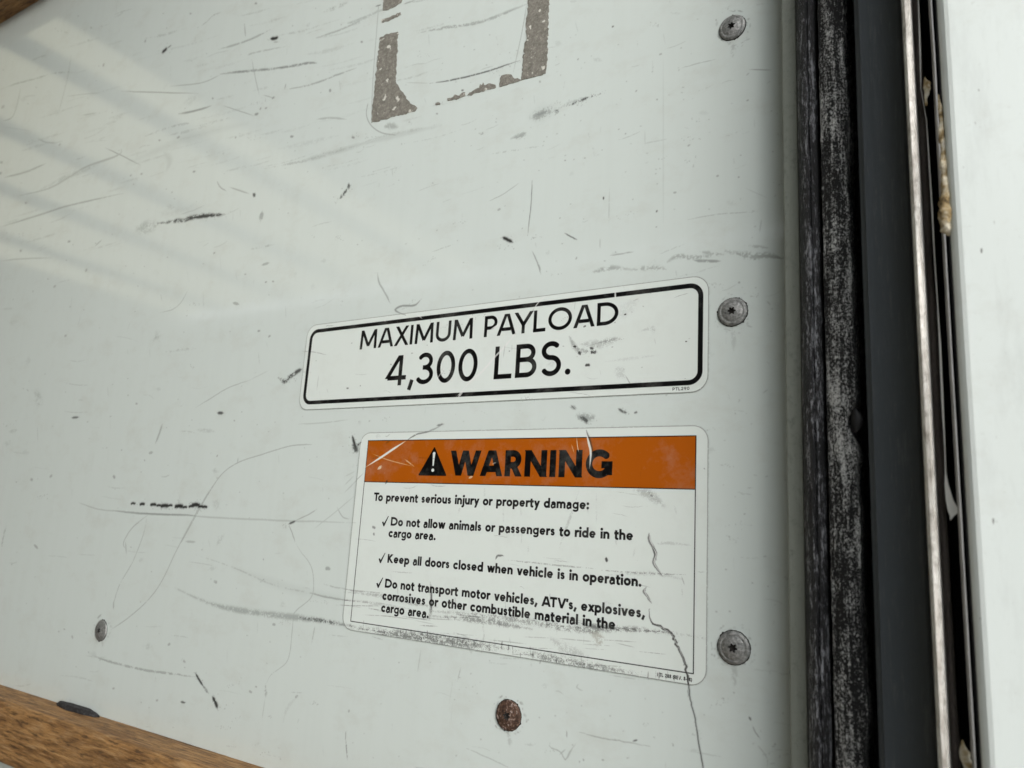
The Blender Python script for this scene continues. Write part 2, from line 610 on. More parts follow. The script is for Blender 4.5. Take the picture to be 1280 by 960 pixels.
def mark(pts, width, strength=.6, rough=0.25, soft=None, taper=.25, brown=0, targets=(0, 1, 2), jit=0.3):
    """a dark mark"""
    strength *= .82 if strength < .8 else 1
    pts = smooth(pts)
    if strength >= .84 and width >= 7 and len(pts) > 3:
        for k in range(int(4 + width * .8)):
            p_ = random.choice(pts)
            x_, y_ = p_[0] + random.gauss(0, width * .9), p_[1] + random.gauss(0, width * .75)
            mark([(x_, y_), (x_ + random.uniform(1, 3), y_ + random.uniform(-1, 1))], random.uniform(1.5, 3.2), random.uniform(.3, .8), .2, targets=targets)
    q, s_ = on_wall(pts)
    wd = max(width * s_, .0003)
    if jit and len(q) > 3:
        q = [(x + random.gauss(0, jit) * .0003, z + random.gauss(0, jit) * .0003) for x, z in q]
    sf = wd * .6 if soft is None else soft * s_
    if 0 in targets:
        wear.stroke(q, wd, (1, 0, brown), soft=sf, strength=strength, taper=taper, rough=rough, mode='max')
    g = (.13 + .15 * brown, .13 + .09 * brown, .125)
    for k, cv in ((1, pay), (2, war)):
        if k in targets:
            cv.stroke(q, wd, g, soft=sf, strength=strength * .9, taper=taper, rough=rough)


def white(pts, width, strength=.9, rough=.1, taper=.3):
    q, s_ = on_wall(smooth(pts))
    for cv in (pay, war):
        cv.stroke(q, width * s_, (.86, .87, .86), soft=width * s_ * .4, strength=strength, taper=taper, rough=rough)


def dot(x, y, r, strength=.8, rough=.2):
    ang = random.uniform(0, 3.14)
    dx, dy = math.cos(ang) * r * .5, math.sin(ang) * r * .3
    mark([(x - dx, y - dy), (x, y), (x + dx, y + dy)], r * .95, strength, rough, taper=0)


def smear(pts, width, strength=.4, rough=.55, brown=0, targets=(0, 1, 2)):
    strength *= .62
    mark(pts, width, strength, rough, soft=width * .7, taper=.35, brown=brown, jit=0, targets=targets)


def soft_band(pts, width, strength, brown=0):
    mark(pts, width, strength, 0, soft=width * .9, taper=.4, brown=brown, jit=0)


# upper left quarter
CTX[:] = [0, 0, 2.7826]
mark([(0, 312), (60, 290), (130, 272), (170, 258)], 4, .4, .5, brown=.6)
mark([(165, 262), (185, 255), (270, 250)], 4, .35, .6)
mark([(420, 317), (500, 320), (570, 322), (690, 325)], 3, .5)
mark([(590, 300), (700, 288), (770, 258)], 3, .4)
mark([(765, 258), (830, 250), (960, 238), (1070, 220), (1105, 219)], 7, .75, .5)
mark([(620, 397), (680, 385), (735, 368)], 5, .7)
mark([(760, 172), (820, 155), (880, 133), (940, 103)], 6, .5, .4)
mark([(862, 192), (890, 182), (1000, 160)], 5, .35, .5)
mark([(940, 134), (955, 134), (968, 130)], 10, 1, .05)
mark([(952, 146), (968, 146)], 3, .6)
mark([(565, 180), (572, 176), (580, 168)], 11, 1, .05)
mark([(583, 166), (597, 157)], 5, .8)
mark([(700, 90), (720, 75), (740, 55), (770, 42)], 3.5, .45, .5)
mark([(850, 80), (854, 130)], 3, .7)
mark([(875, 205), (888, 270), (902, 332)], 2.2, .45, .1)
mark([(990, 312), (1080, 295), (1160, 265), (1240, 236)], 6, .45, .5)
mark([(995, 290), (990, 310)], 4, .5)
mark([(1090, 135), (1180, 105), (1275, 62)], 6, .4, .5)
mark([(1125, 42), (1170, 25), (1210, 8)], 12, .4, .6)
mark([(1205, 82), (1240, 72), (1285, 52)], 9, .35, .55)
smear([(1060, 190), (1150, 175), (1230, 150)], 12, .25)
for a_, b_, r_ in ((892, 397, 7), (906, 378, 5), (925, 376, 4), (950, 340, 6), (740, 342, 4), (620, 478, 6), (675, 597, 5), (555, 488, 4), (240, 840, 5), (1148, 315, 7), (1015, 475, 6),
                   (1228, 478, 6), (10, 372, 6), (2, 603, 6), (5, 565, 5), (208, 503, 4), (663, 47, 4), (820, 478, 4), (455, 610, 4), (492, 605, 4), (745, 880, 4), (72, 872, 5), (890, 12, 5), (300, 940, 6), (1258, 146, 5), (90, 706, 4), (360, 226, 6), (505, 143, 6)):
    dot(a_, b_, r_, .75)
mark([(915, 330), (955, 342)], 2, .5)
mark([(775, 367), (830, 385), (885, 403)], 2, .5)
mark([(230, 335), (290, 328), (350, 322)], 2, .3)
mark([(248, 190), (235, 270), (220, 330), (202, 400)], 2, .55, .1)
mark([(72, 300), (58, 370), (40, 410), (10, 420)], 2.5, .5, .1)
mark([(15, 617), (90, 598), (160, 568)], 4, .5)
mark([(70, 680), (170, 655), (250, 610), (300, 580), (410, 540), (422, 518)], 4, .6)
smear([(120, 670), (220, 620), (300, 590), (390, 545)], 14, .35)
mark([(365, 513), (430, 545), (490, 575)], 2.3, .5, .05)
mark([(0, 790), (130, 750), (240, 715), (430, 672)], 4, .5, .3)
mark([(500, 475), (600, 440), (665, 428)], 7, .35, .6)
mark([(670, 443), (760, 420), (810, 408)], 6, .25, .6)
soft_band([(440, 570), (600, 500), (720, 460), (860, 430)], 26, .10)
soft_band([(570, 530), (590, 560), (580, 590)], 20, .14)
smear([(640, 360), (665, 345), (680, 335)], 30, .25)
smear([(475, 797), (510, 790), (550, 783)], 34, .55)
mark([(530, 780), (600, 770), (640, 765), (690, 752), (735, 748), (785, 745)], 13, .95, .55)
mark([(655, 760), (735, 750), (775, 745)], 10, .95, .3)
mark([(755, 630), (765, 650), (788, 665)], 3, .6)
mark([(795, 650), (870, 675)], 4, .4)
mark([(880, 672), (888, 684)], 10, .85, .1)
mark([(912, 735), (906, 768)], 15, .6, .35)
mark([(1208, 650), (1218, 645)], 18, .85, .3)
mark([(1210, 655), (1190, 680), (1160, 708)], 10, .85, .6)
mark([(917, 587), (1040, 563), (1150, 533), (1290, 492)], 8, .35, .55)
mark([(1040, 563), (1150, 533), (1290, 492)], 16, .16, .3)
mark([(1100, 415), (1150, 410), (1205, 415)], 6, .35, .3)
mark([(870, 867), (955, 850)], 7, .35, .6)
mark([(910, 922), (937, 914)], 7, .5)
mark([(330, 857), (355, 833)], 3, .5)
mark([(0, 908), (80, 900), (180, 897)], 3, .3)
mark([(280, 402), (340, 392)], 3, .3)
mark([(130, 480), (160, 495), (200, 497)], 3, .3)
smear([(960, 520), (1080, 495), (1180, 470)], 14, .22)
smear([(700, 700), (600, 740), (540, 735)], 16, .12)
mark([(0, 440), (110, 455)], 2, .15)
for k in range(48):         # bundles of faint rub streaks
    x_, y_ = random.uniform(450, 1500), random.uniform(0, 620)
    L_ = random.uniform(60, 260)
    smear([(x_, y_), (x_ + L_ * .5, y_ - L_ * .10), (x_ + L_, y_ - L_ * .26)], random.uniform(3, 9), random.uniform(.12, .42), .6)
for k in range(30):
    x_, y_ = random.uniform(0, 500), random.uniform(150, 900)
    L_ = random.uniform(50, 160)
    smear([(x_, y_), (x_ + L_, y_ - L_ * .3)], random.uniform(3, 8), random.uniform(.1, .35), .55)
# mid left
CTX[:] = [0, 340, 2.7826]
mark([(655, 60), (630, 105), (600, 130), (555, 142)], 2.5, .4, .2)
smear([(545, 210), (552, 235)], 34, .5)
mark([(810, 107), (832, 113)], 8, .55, .3)
mark([(575, 278), (620, 272), (690, 265)], 7, .3, .6)
mark([(878, 373), (800, 400), (740, 435), (680, 472)], 2.5, .45, .2)
mark([(940, 340), (870, 375)], 2.5, .2)
mark([(968, 368), (990, 380), (1010, 362), (1030, 350), (1050, 335)], 14, .95, .5, targets=(0,))
mark([(1022, 352), (1050, 338)], 12, .9, .2, targets=(0,))
mark([(755, 490), (778, 491)], 9, .9, .1)
mark([(248, 507), (275, 505)], 6, .8, .1)
mark([(565, 528), (555, 560), (540, 598)], 7, .45, .3)
mark([(517, 630), (532, 627)], 7, .5)
smear([(120, 415), (135, 445), (140, 470)], 30, .45)
smear([(30, 556), (62, 550)], 10, .4)
mark([(130, 535), (132, 592)], 2, .3)
smear([(675, 548), (760, 555)], 12, .35)
for a_, b_, r_ in ((900, 205, 5), (937, 223, 5), (228, 222, 5), (190, 50, 5), (397, 713, 7), (815, 517, 3), (110, 722, 6), (177, 710, 6), (475, 458, 4), (1210, 405, 4), (925, 35, 4), (950, 33, 4), (755, 640, 4), (503, 655, 3)):
    dot(a_, b_, r_, .7)
for a_, b_, r_ in ((463, 805, 8), (495, 807, 9), (533, 809, 10), (552, 812, 8), (572, 813, 13), (592, 812, 8), (622, 815, 14), (643, 818, 8), (665, 815, 9), (681, 810, 14), (698, 816, 9), (712, 817, 9)):
    mark([(a_ - r_ * .75, b_ + 1), (a_, b_ - 1), (a_ + r_ * .75, b_)], r_ * .85, 1, .25, taper=0)
    smear([(a_ - r_, b_), (a_ + r_, b_)], r_ * .9, .9, .5)
mark([(380, 828), (430, 834), (500, 840), (560, 843), (640, 845), (700, 850)], 5, .6, .3)
mark([(640, 846), (760, 855), (1000, 865), (1240, 872)], 5, .28, .3)
mark([(270, 800), (340, 825), (430, 834)], 3, .3)
mark([(1085, 600), (1010, 605), (910, 635), (830, 662), (770, 705), (720, 780), (680, 850), (620, 960)], 2.2, .6, .32, taper=.05, jit=.15)
mark([(828, 645), (826, 668)], 3, .5)
mark([(1030, 529), (1120, 525), (1215, 513)], 3, .3)
smear([(740, 690), (760, 695)], 16, .4)
mark([(1225, 568), (1232, 595), (1240, 622)], 10, .95, .35)
mark([(1240, 605), (1258, 592)], 7, .9, .4)
mark([(1228, 600), (1236, 612), (1240, 625)], 18, .85, .35, targets=(0,))
mark([(1003, 877), (1030, 865)], 7, .9, .05)
mark([(1025, 866), (1070, 845), (1105, 823)], 3, .5)
mark([(1005, 880), (1015, 905), (1027, 942)], 3, .55)
mark([(1090, 895), (1160, 840), (1235, 778)], 2.5, .3)
mark([(1172, 818), (1190, 850), (1215, 860)], 3, .45)
mark([(515, 845), (460, 890), (430, 940), (436, 962)], 2.6, .55, .1)
mark([(24, 875), (12, 920), (5, 965)], 6, .5, .5)
mark([(118, 948), (132, 962)], 6, .7)
mark([(1198, 742), (1232, 708)], 3, .3)
smear([(740, 800), (765, 820)], 30, .25)
smear([(0, 130), (60, 125)], 6, .25)
# lower left
CTX[:] = [80, 600, 2.6675]
mark([(510, 0), (470, 60), (430, 130), (375, 235), (330, 330), (285, 395), (220, 455), (155, 500)], 2.2, .6, .32, taper=.08, jit=.15)
mark([(277, 118), (265, 180), (230, 270), (185, 350), (165, 415), (165, 432)], 2.2, .5, .35)
mark([(205, 205), (208, 248)], 4, .4)
mark([(165, 405), (165, 430)], 5, .5)
mark([(770, 205), (790, 240), (820, 280), (832, 330), (825, 390), (775, 435), (765, 460), (755, 560), (740, 610), (690, 650), (675, 680)], 1.9, .5, .35, jit=.2)
smear([(672, 680), (673, 725)], 12, .7)
mark([(670, 730), (660, 800)], 3, .25)
mark([(95, 585), (150, 605), (265, 633), (350, 645), (440, 657)], 6, .5, .45)
mark([(438, 643), (450, 665), (465, 688)], 7, .95, .05)
mark([(462, 685), (482, 712)], 8, .75, .4)
mark([(494, 722), (505, 742), (512, 760)], 12, .95, .25)
mark([(500, 735), (512, 758)], 9, .9, .1)
mark([(388, 740), (406, 742)], 6, .85)
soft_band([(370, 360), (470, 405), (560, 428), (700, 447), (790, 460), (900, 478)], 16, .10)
smear([(380, 365), (470, 405), (560, 430), (700, 450), (790, 460), (900, 475), (960, 485)], 17, .75, .4)
mark([(770, 458), (850, 468), (940, 485)], 12, .8, .5, targets=(0,))
mark([(440, 250), (560, 290), (700, 350), (830, 378), (940, 400), (1067, 412)], 5, .30, .6)
mark([(820, 376), (880, 392), (955, 402)], 4, .6, .15)
mark([(860, 345), (940, 365), (1067, 377)], 4, .35, .5)
mark([(405, 205), (440, 207)], 6, .35)
smear([(515, 190), (525, 210)], 34, .35)
mark([(940, 835), (938, 870)], 3, .6)
mark([(940, 868), (945, 935)], 5, .75, .4)
mark([(838, 480), (825, 548)], 4, .35, .4)
mark([(110, 462), (125, 448)], 5, .45)
smear([(85, 580), (110, 585)], 16, .2)
smear([(480, 300), (510, 290)], 12, .25)
for a_, b_, r_ in ((350, 548, 6), (310, 735, 5), (622, 706, 6), (775, 722, 7), (27, 523, 6), (165, 695, 4), (700, 482, 6), (400, 605, 6), (640, 690, 4), (505, 340, 7), (880, 295, 9), (665, 265, 3), (950, 770, 5), (120, 600, 3)):
    dot(a_, b_, r_, .6, .35)
smear([(390, 595), (405, 610)], 12, .3)
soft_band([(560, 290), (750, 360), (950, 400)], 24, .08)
smear([(730, 810), (745, 760), (780, 720)], 10, .22)
# lower middle
CTX[:] = [580, 840, 3.2]
mark([(892, 5), (900, 60), (905, 110), (925, 190), (940, 290), (960, 400)], 6, .9, .2, taper=.05, jit=.25)
mark([(460, 240), (540, 262), (620, 275), (745, 298)], 3.5, .5, .3)
mark([(675, 277), (695, 271)], 6, .95, .2)
mark([(411, 233), (411, 264)], 4, .6)
mark([(458, 48), (452, 62), (475, 76)], 3, .4)
mark([(345, 283), (345, 300), (385, 320), (405, 350), (422, 320), (447, 288)], 3, .5, .15)
mark([(383, 330), (405, 310)], 3, .5)
mark([(415, 345), (435, 300)], 2.5, .4)
smear([(245, 290), (285, 288)], 16, .35, brown=.5)
mark([(1140, 178), (1148, 195)], 9, .8)
mark([(1153, 213), (1165, 240), (1186, 270)], 5, .55, .4)
mark([(10, 305), (100, 345), (184, 384)], 3, .35)
for a_, b_, r_ in ((478, 352, 6), (555, 352, 5), (460, 360, 8), (1035, 105, 6), (835, 290, 8), (605, 272, 4)):
    dot(a_, b_, r_, .5, .5)
mark([(1165, 280), (1210, 340), (1212, 384)], 4, .3, .5)
# upper right
CTX[:] = [600, 60, 3.2]
soft_band([(200, 275), (250, 262), (300, 250)], 50, .10)
smear([(205, 275), (250, 262), (310, 245)], 46, .95, .6)
smear([(215, 272), (250, 262), (300, 248)], 26, .9, .5)
mark([(225, 268), (250, 260), (280, 250)], 16, .7, .5)
mark([(270, 262), (310, 250), (300, 268)], 10, .8, .6)
smear([(320, 240), (350, 225), (420, 203), (470, 185)], 18, .55)
mark([(340, 235), (400, 212), (440, 195), (498, 180)], 11, .9, .6)
smear([(125, 362), (165, 350), (183, 338)], 20, .8)
mark([(150, 355), (178, 345)], 10, .6, .4)
mark([(208, 530), (205, 620), (190, 752)], 3, .8, .05)
mark([(208, 812), (230, 860), (243, 905)], 4, .7, .1)
mark([(90, 757), (108, 766), (132, 778)], 12, 1, .02)
mark([(338, 740), (365, 755), (390, 768)], 4.5, .85, .1)
mark([(494, 594), (494, 607)], 6, 1, 0)
mark([(709, 648), (705, 658)], 6, .9)
mark([(30, 615), (100, 580), (160, 537)], 3, .45, .3)
smear([(450, 897), (485, 888), (535, 880), (600, 885)], 20, .75, .45, brown=.7)
mark([(455, 897), (520, 886), (560, 872)], 10, .4, .3, brown=.5)
smear([(600, 888), (690, 878), (745, 885)], 20, .65)
smear([(745, 860), (790, 832), (850, 838), (980, 825)], 20, .7, brown=.3)
smear([(880, 815), (930, 822), (975, 826)], 16, .6)
smear([(980, 812), (1040, 825), (1100, 832), (1160, 830), (1215, 842)], 28, .75, brown=.3)
mark([(1090, 838), (1150, 832), (1215, 842)], 12, .6, .3, brown=.4)
mark([(855, 850), (900, 852), (962, 853)], 11, .65, .35)
mark([(925, 852), (955, 853)], 10, .6, .2)
smear([(1060, 790), (1165, 800)], 12, .55)
mark([(830, 687), (950, 665), (1110, 655)], 3, .35, .4)
mark([(520, 830), (570, 822), (615, 815)], 5, .5, .3)
mark([(865, 425), (850, 490)], 7, .35, .5)
mark([(1127, 680), (1118, 740)], 5, .3, .4)
smear([(788, 88), (800, 84)], 16, .6)
mark([(805, 80), (870, 62), (945, 45)], 3, .4)
mark([(1078, 86), (1165, 88)], 3, .6)
mark([(733, 30), (733, 400), (733, 700)], 4, .13, 0, jit=0)
mark([(518, 560), (515, 700)], 3, .3, .3)
mark([(480, 760), (480, 802)], 4, .3)
mark([(0, 430), (120, 412), (245, 392)], 6, .3, .7)
mark([(640, 385), (760, 362)], 6, .2, .6)
mark([(1060, 560), (1150, 600)], 3, .2)
for a_, b_, r_ in ((8, 342, 8), (76, 646, 7), (385, 840, 7), (950, 512, 6), (1035, 516, 5), (708, 206, 5), (722, 25, 6), (1070, 210, 5), (583, 342, 5), (555, 325, 3), (1100, 845, 6), (1037, 938, 5), (320, 680, 3), (780, 578, 7), (240, 135, 6), (392, 45, 5), (835, 390, 6), (625, 172, 5), (420, 440, 4), (340, 450, 4), (705, 716, 4)):
    dot(a_, b_, r_, .55, .35)
# beside and on the payload sticker
CTX[:] = [360, 330, 2.37]
mark([(265, 25), (270, 55), (290, 90), (303, 118)], 4, .55, .2)
mark([(395, 103), (375, 122), (335, 125), (318, 138), (350, 152)], 5, .75, .15, targets=(0, 1))
mark([(742, 0), (748, 20)], 4, .6)
smear([(835, 423), (856, 427)], 10, .9)
mark([(838, 418), (852, 432)], 4, .8)
smear([(855, 450), (875, 455), (915, 455)], 24, .95)
mark([(862, 452), (882, 462), (885, 472)], 12, .9, .45)
mark([(978, 428), (990, 436), (1005, 442)], 7, .85, .45)
dot(1030, 440, 5)
smear([(240, 25), (300, 30)], 4, .1)
for a_, b_, r_ in ((865, 265, 7), (905, 262, 9), (888, 300, 7), (850, 245, 5), (1180, 230, 3), (900, 250, 6), (880, 185, 4), (1000, 150, 4)):
    dot(a_, b_, r_, .85, .35)
smear([(835, 215), (860, 255), (915, 262)], 14, .6, .5)
smear([(865, 238), (920, 238), (985, 220)], 24, .35, .5)
smear([(900, 240), (960, 225), (980, 218)], 8, .45)
smear([(970, 305), (1000, 340)], 30, .22)
smear([(980, 160), (1000, 135), (1040, 110)], 40, .12)
mark([(1000, 330), (1020, 365)], 3, .3)
smear([(1040, 200), (1080, 190), (1080, 210)], 14, .25)
mark([(735, 125), (715, 155), (690, 185)], 3, .35)
smear([(940, 290), (1100, 270)], 10, .15)
white([(765, 95), (745, 112), (725, 140)], 4, .75)
white([(690, 180), (660, 225), (610, 280), (575, 320), (540, 350), (490, 405)], 6, .8, .35)
white([(600, 195), (625, 180), (632, 170)], 5, .9)
white([(970, 80), (971, 106)], 5, .9)
white([(383, 150), (400, 163)], 3, .7)
white([(470, 300), (440, 345)], 3, .7)
white([(284, 166), (292, 170)], 5, .6)
white([(520, 375), (505, 395)], 8, .8, .2)
white([(60, 250), (60, 290)], 3, .5, .6)
# on and around the warning sticker
CTX[:] = [430, 530, 2.7234]
white([(75, 147), (130, 112), (170, 85), (212, 58)], 7, 1.0, .05)
white([(95, 100), (150, 122), (242, 146)], 3, .5, .3)
white([(115, 155), (132, 142)], 9, .8, .4)
white([(205, 118), (242, 146)], 4, .55, .4)
mark([(140, 70), (160, 55)], 5, .4, .5)
mark([(95, 120), (125, 108)], 4, .4, .5)
mark([(150, 190), (141, 206)], 6, .8, .4)
mark([(212, 58), (250, 35), (290, 25), (340, 0)], 5, .65, .3)
mark([(315, 5), (342, 0)], 6, .8, .3)
white([(793, 45), (796, 75), (801, 100)], 3, .75, .3)
white([(775, 68), (785, 100)], 3, .5, .3)
mark([(826, 22), (838, 65), (845, 100), (840, 155)], 11, .75, .15)
white([(824, 25), (835, 68), (841, 100), (837, 152)], 8, .95, .1)
white([(505, 138), (520, 130)], 5, .5)
white([(425, 185), (440, 178)], 7, .7, .3)
mark([(1040, 372), (1040, 395), (1055, 425), (1063, 463)], 9, .75, .1)
white([(1042, 375), (1043, 395), (1057, 425), (1064, 460)], 3.5, .8, .1)
smear([(990, 225), (1040, 240), (1090, 280)], 30, .4, .5)
mark([(1030, 228), (1055, 250)], 6, .4, .5)
smear([(1060, 410), (1100, 405), (1200, 415)], 10, .25)
smear([(480, 205), (480, 300)], 8, .22)
smear([(800, 230), (760, 350), (735, 420)], 10, .3)
smear([(860, 230), (860, 350)], 6, .2)
mark([(1225, 150), (1230, 155)], 4, .4)
dot(103, 352, 7, .5); dot(103, 375, 6, .5)
mark([(0, 235), (35, 200), (70, 165)], 3, .3, .3)
mark([(0, 180), (40, 160)], 3, .2)
for k in range(9):
    x_ = random.uniform(100, 1150); y_ = random.uniform(220, 440)
    smear([(x_, y_), (x_ + random.uniform(-10, 10), y_ + random.uniform(20, 60))], 7, .18)
CTX[:] = [430, 680, 2.7234]
mark([(1043, 0), (1062, 30), (1055, 65), (1085, 108)], 9, .75, .1)
white([(1043, 0), (1063, 32), (1057, 66), (1084, 104)], 3.5, .8, .1)
mark([(1030, 148), (1022, 162), (1035, 180), (1048, 202)], 8, .7, .15)
white([(1030, 150), (1024, 162), (1047, 198)], 3, .7, .1)
mark([(1040, 222), (1045, 262), (1110, 300), (1130, 335), (1155, 390), (1170, 450), (1172, 520)], 7.5, .85, .2, jit=.9)
white([(1041, 225), (1048, 262), (1112, 303), (1132, 338), (1157, 392), (1171, 448)], 3, .6, .5)
smear([(15, 278), (200, 308), (430, 340), (560, 360)], 28, 1.0, .55)
smear([(560, 358), (760, 400), (1000, 440)], 26, .85, .6)
for k in range(46):
    x_ = random.uniform(20, 1150)
    y_ = 282 + (x_ - 20) * .162 + random.gauss(0, 6)
    mark([(x_, y_ + 8), (x_ + random.uniform(-2, 4), y_ - random.uniform(4, 28))], random.uniform(2, 5), random.uniform(.25, .6), .45)
smear([(0, 163), (120, 176), (250, 205), (320, 215)], 12, .5)
smear([(0, 190), (100, 200), (250, 225)], 8, .3)
smear([(290, 228), (450, 240), (620, 262), (800, 290), (1000, 290), (1225, 320)], 22, .75, .6)
smear([(300, 245), (480, 262), (640, 290)], 18, .8)
smear([(760, 262), (900, 285), (1100, 300)], 14, .8)
smear([(840, 300), (870, 320), (860, 345)], 34, .5, .5, brown=.8)
smear([(700, 320), (760, 360), (830, 380)], 34, .3, .6)
mark([(295, 130), (298, 190), (293, 255)], 8, .55, .4)
mark([(300, 135), (300, 250)], 3, .7, .3)
mark([(517, 52), (525, 40), (545, 40)], 6, .7, .2)
mark([(893, 45), (896, 62)], 9, .9, .2)
mark([(560, 55), (700, 70), (860, 85)], 5, .35, .6)
mark([(860, 88), (1000, 98), (1165, 105)], 5, .4, .6)
smear([(900, 105), (1050, 100), (1150, 120)], 14, .25)
mark([(540, 330), (535, 365)], 5, .7, .3)
for a_ in (430, 823, 850, 1070, 1140): white([(a_, 335 + (a_ - 430) * .16 - 14), (a_ + 1, 335 + (a_ - 430) * .16 + 14)], 5, .8, .3)
for k in range(16):
    x_ = random.uniform(60, 1150); y_ = random.uniform(120, 400)
    smear([(x_, y_), (x_ + random.uniform(-8, 8), y_ + random.uniform(20, 70))], 6, .25)
mark([(1160, 140), (1150, 110)], 3, .3)
mark([(250, 440), (262, 360)], 3, .3, .4)
mark([(385, 470), (398, 420)], 3, .4, .4)

# light clear-film line and tear lines round the old torn label
CTX[:] = [440, 0, 3.765]
mark([(125, 28), (118, 120), (97, 400), (92, 580)], 3, .45, 0, jit=0, taper=.02)
mark([(75, 485), (68, 540), (90, 590), (140, 625), (210, 636)], 4, .55, 0, jit=0, taper=.05)
mark([(822, 20), (800, 150), (758, 345)], 3, .5, .05, jit=.05)
mark([(310, 155), (440, 130), (560, 112), (680, 78), (820, 18)], 15, .5, .5)
mark([(480, 128), (600, 105), (740, 52), (820, 22)], 12, .3, .3)
mark([(365, 393), (440, 382), (520, 366), (640, 335), (720, 308), (790, 285)], 7, .85, .4)
mark([(250, 388), (365, 392)], 3, .3)
mark([(0, 100), (60, 82), (130, 50), (200, 25)], 12, .3, .5)
mark([(110, 30), (140, 22)], 5, .8, .3)
mark([(240, 20), (300, 0)], 6, .5, .4)
smear([(0, 690), (100, 655), (200, 630), (330, 605), (420, 580)], 14, .4)
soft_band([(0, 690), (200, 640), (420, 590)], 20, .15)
smear([(150, 595), (180, 592), (215, 600)], 26, .7, .4, brown=1)
smear([(265, 570), (280, 585)], 14, .5)
mark([(1225, 122), (1230, 128)], 9, .9, .1)
dot(398, 488, 9, .9); dot(520, 425, 6, .8); dot(400, 535, 6, .5)
smear([(590, 630), (620, 625)], 9, .5)
for k in range(40):
    dot(random.uniform(480, 1200), random.uniform(150, 700), random.uniform(2, 5), .3, .4)

# fine random wear all over the panel
# dirt and rust worked into the panel round the screws
for (px_, py_, rr_, br_, st_) in ((915.5, 35, 17, .1, .8), (916, 390, 19, .2, .6), (917.5, 809.5, 21, .3, .75), (636, 894, 18, .9, .9), (127, 788, 10, .1, .5)):
    CTX[:] = [px_, py_, 1]
    for k in range(26):
        a_ = random.uniform(0, 6.28)
        q_ = rr_ * random.uniform(1.0, 1.35)
        e_ = random.uniform(-.35, .35)
        smear([(q_ * math.cos(a_), q_ * math.sin(a_) * 1.05), (q_ * 1.08 * math.cos(a_ + e_), q_ * 1.1 * math.sin(a_ + e_))], random.uniform(1.2, 3.2), st_ * random.uniform(.3, 1), .5, brown=br_)
    smear([(0, rr_ * 1.0), (1, rr_ * 1.6), (1, rr_ * random.uniform(2.0, 2.6))], rr_ * .35, st_ * .55, .5, brown=br_)


CTX[:] = [430, 680, 2.7234]
for k in range(60):         # horizontal drag lines across the foot of the warning sticker
    x_ = random.uniform(-60, 1000); y_ = random.choice((290 + x_ * .05, 285 + x_ * .155, 220 + x_ * .08)) + random.gauss(0, 12)
    mark([(x_, y_), (x_ + random.uniform(40, 160), y_ + random.uniform(2, 16))], random.uniform(1.5, 3.5), random.uniform(.12, .45), .45)


def scatter_wear():
    for k in range(900):
        px, py = random.uniform(0, 985), random.uniform(0, 960)
        CTX[:] = [px, py, 1]
        kind = random.random()
        if kind < .10:               # a little shower of chips
            dx_, dy_ = random.uniform(8, 26), random.uniform(-9, 4)
            for j in range(random.randint(5, 13)):
                t_ = random.random()
                x_, y_ = dx_ * t_ + random.gauss(0, 1.6), dy_ * t_ + random.gauss(0, 1.6)
                mark([(x_, y_), (x_ + .8, y_ + .3)], random.uniform(.5, 1.0), random.uniform(.2, .6), .2, targets=(0, 1), jit=0)
        elif kind < .60:
            r = random.choice([.5, .6, .8, 1.1])
            mark([(0, 0), (random.uniform(-1, 1), random.uniform(-1, 1)), (1, 0)], r, random.uniform(.15, .5), .3, targets=(0, 1))
        elif kind < .8:
            L = random.uniform(6, 34)
            up = -.35 if py < 400 else .12
            mark([(0, 0), (L * .5, up * L * .5 + random.gauss(0, .6)), (L, up * L + random.gauss(0, 2))], random.uniform(.6, 1.1), random.uniform(.08, .3), .45)
        elif kind < .93:
            L = random.uniform(5, 22)
            mark([(0, 0), (random.gauss(0, 1.5), L)], random.uniform(.6, 1.2), random.uniform(.06, .22), .4)
        else:
            smear([(0, 0), (random.uniform(4, 14), random.uniform(-4, 3))], random.uniform(3, 7), random.uniform(.1, .3), .55)


scatter_wear()
CTX[:] = [0, 0, 1]
for k in range(34):         # rub marks close to the door frame
    y_ = random.uniform(0, 960)
    x_ = random.uniform(925, 978)
    mark([(x_, y_), (x_ + random.uniform(-8, 8), y_ + random.gauss(0, 3))], random.uniform(.8, 2), random.uniform(.12, .35), .4)

# grime caught along the cut edges of the stickers
for cv_, ol in ((pay, rrect(-.4399, -.1191, .0829, .1509, .0095)), (war, rrect(-.3721, -.1187, -.0719, .0639, .0085))):
    cv_.stroke(ol, .0005, (.35, .36, .34), soft=.0003, strength=.6, closed=True, rough=.25)
    wear.stroke(ol, .0007, (1, 0, 0), soft=.0006, strength=.35, rough=.45, closed=True, mode='max')

IMG_WEAR = wear.image('panel_wear', True)
IMG_PAY = pay.image('payload_print')
IMG_WAR = war.image('warning_print')


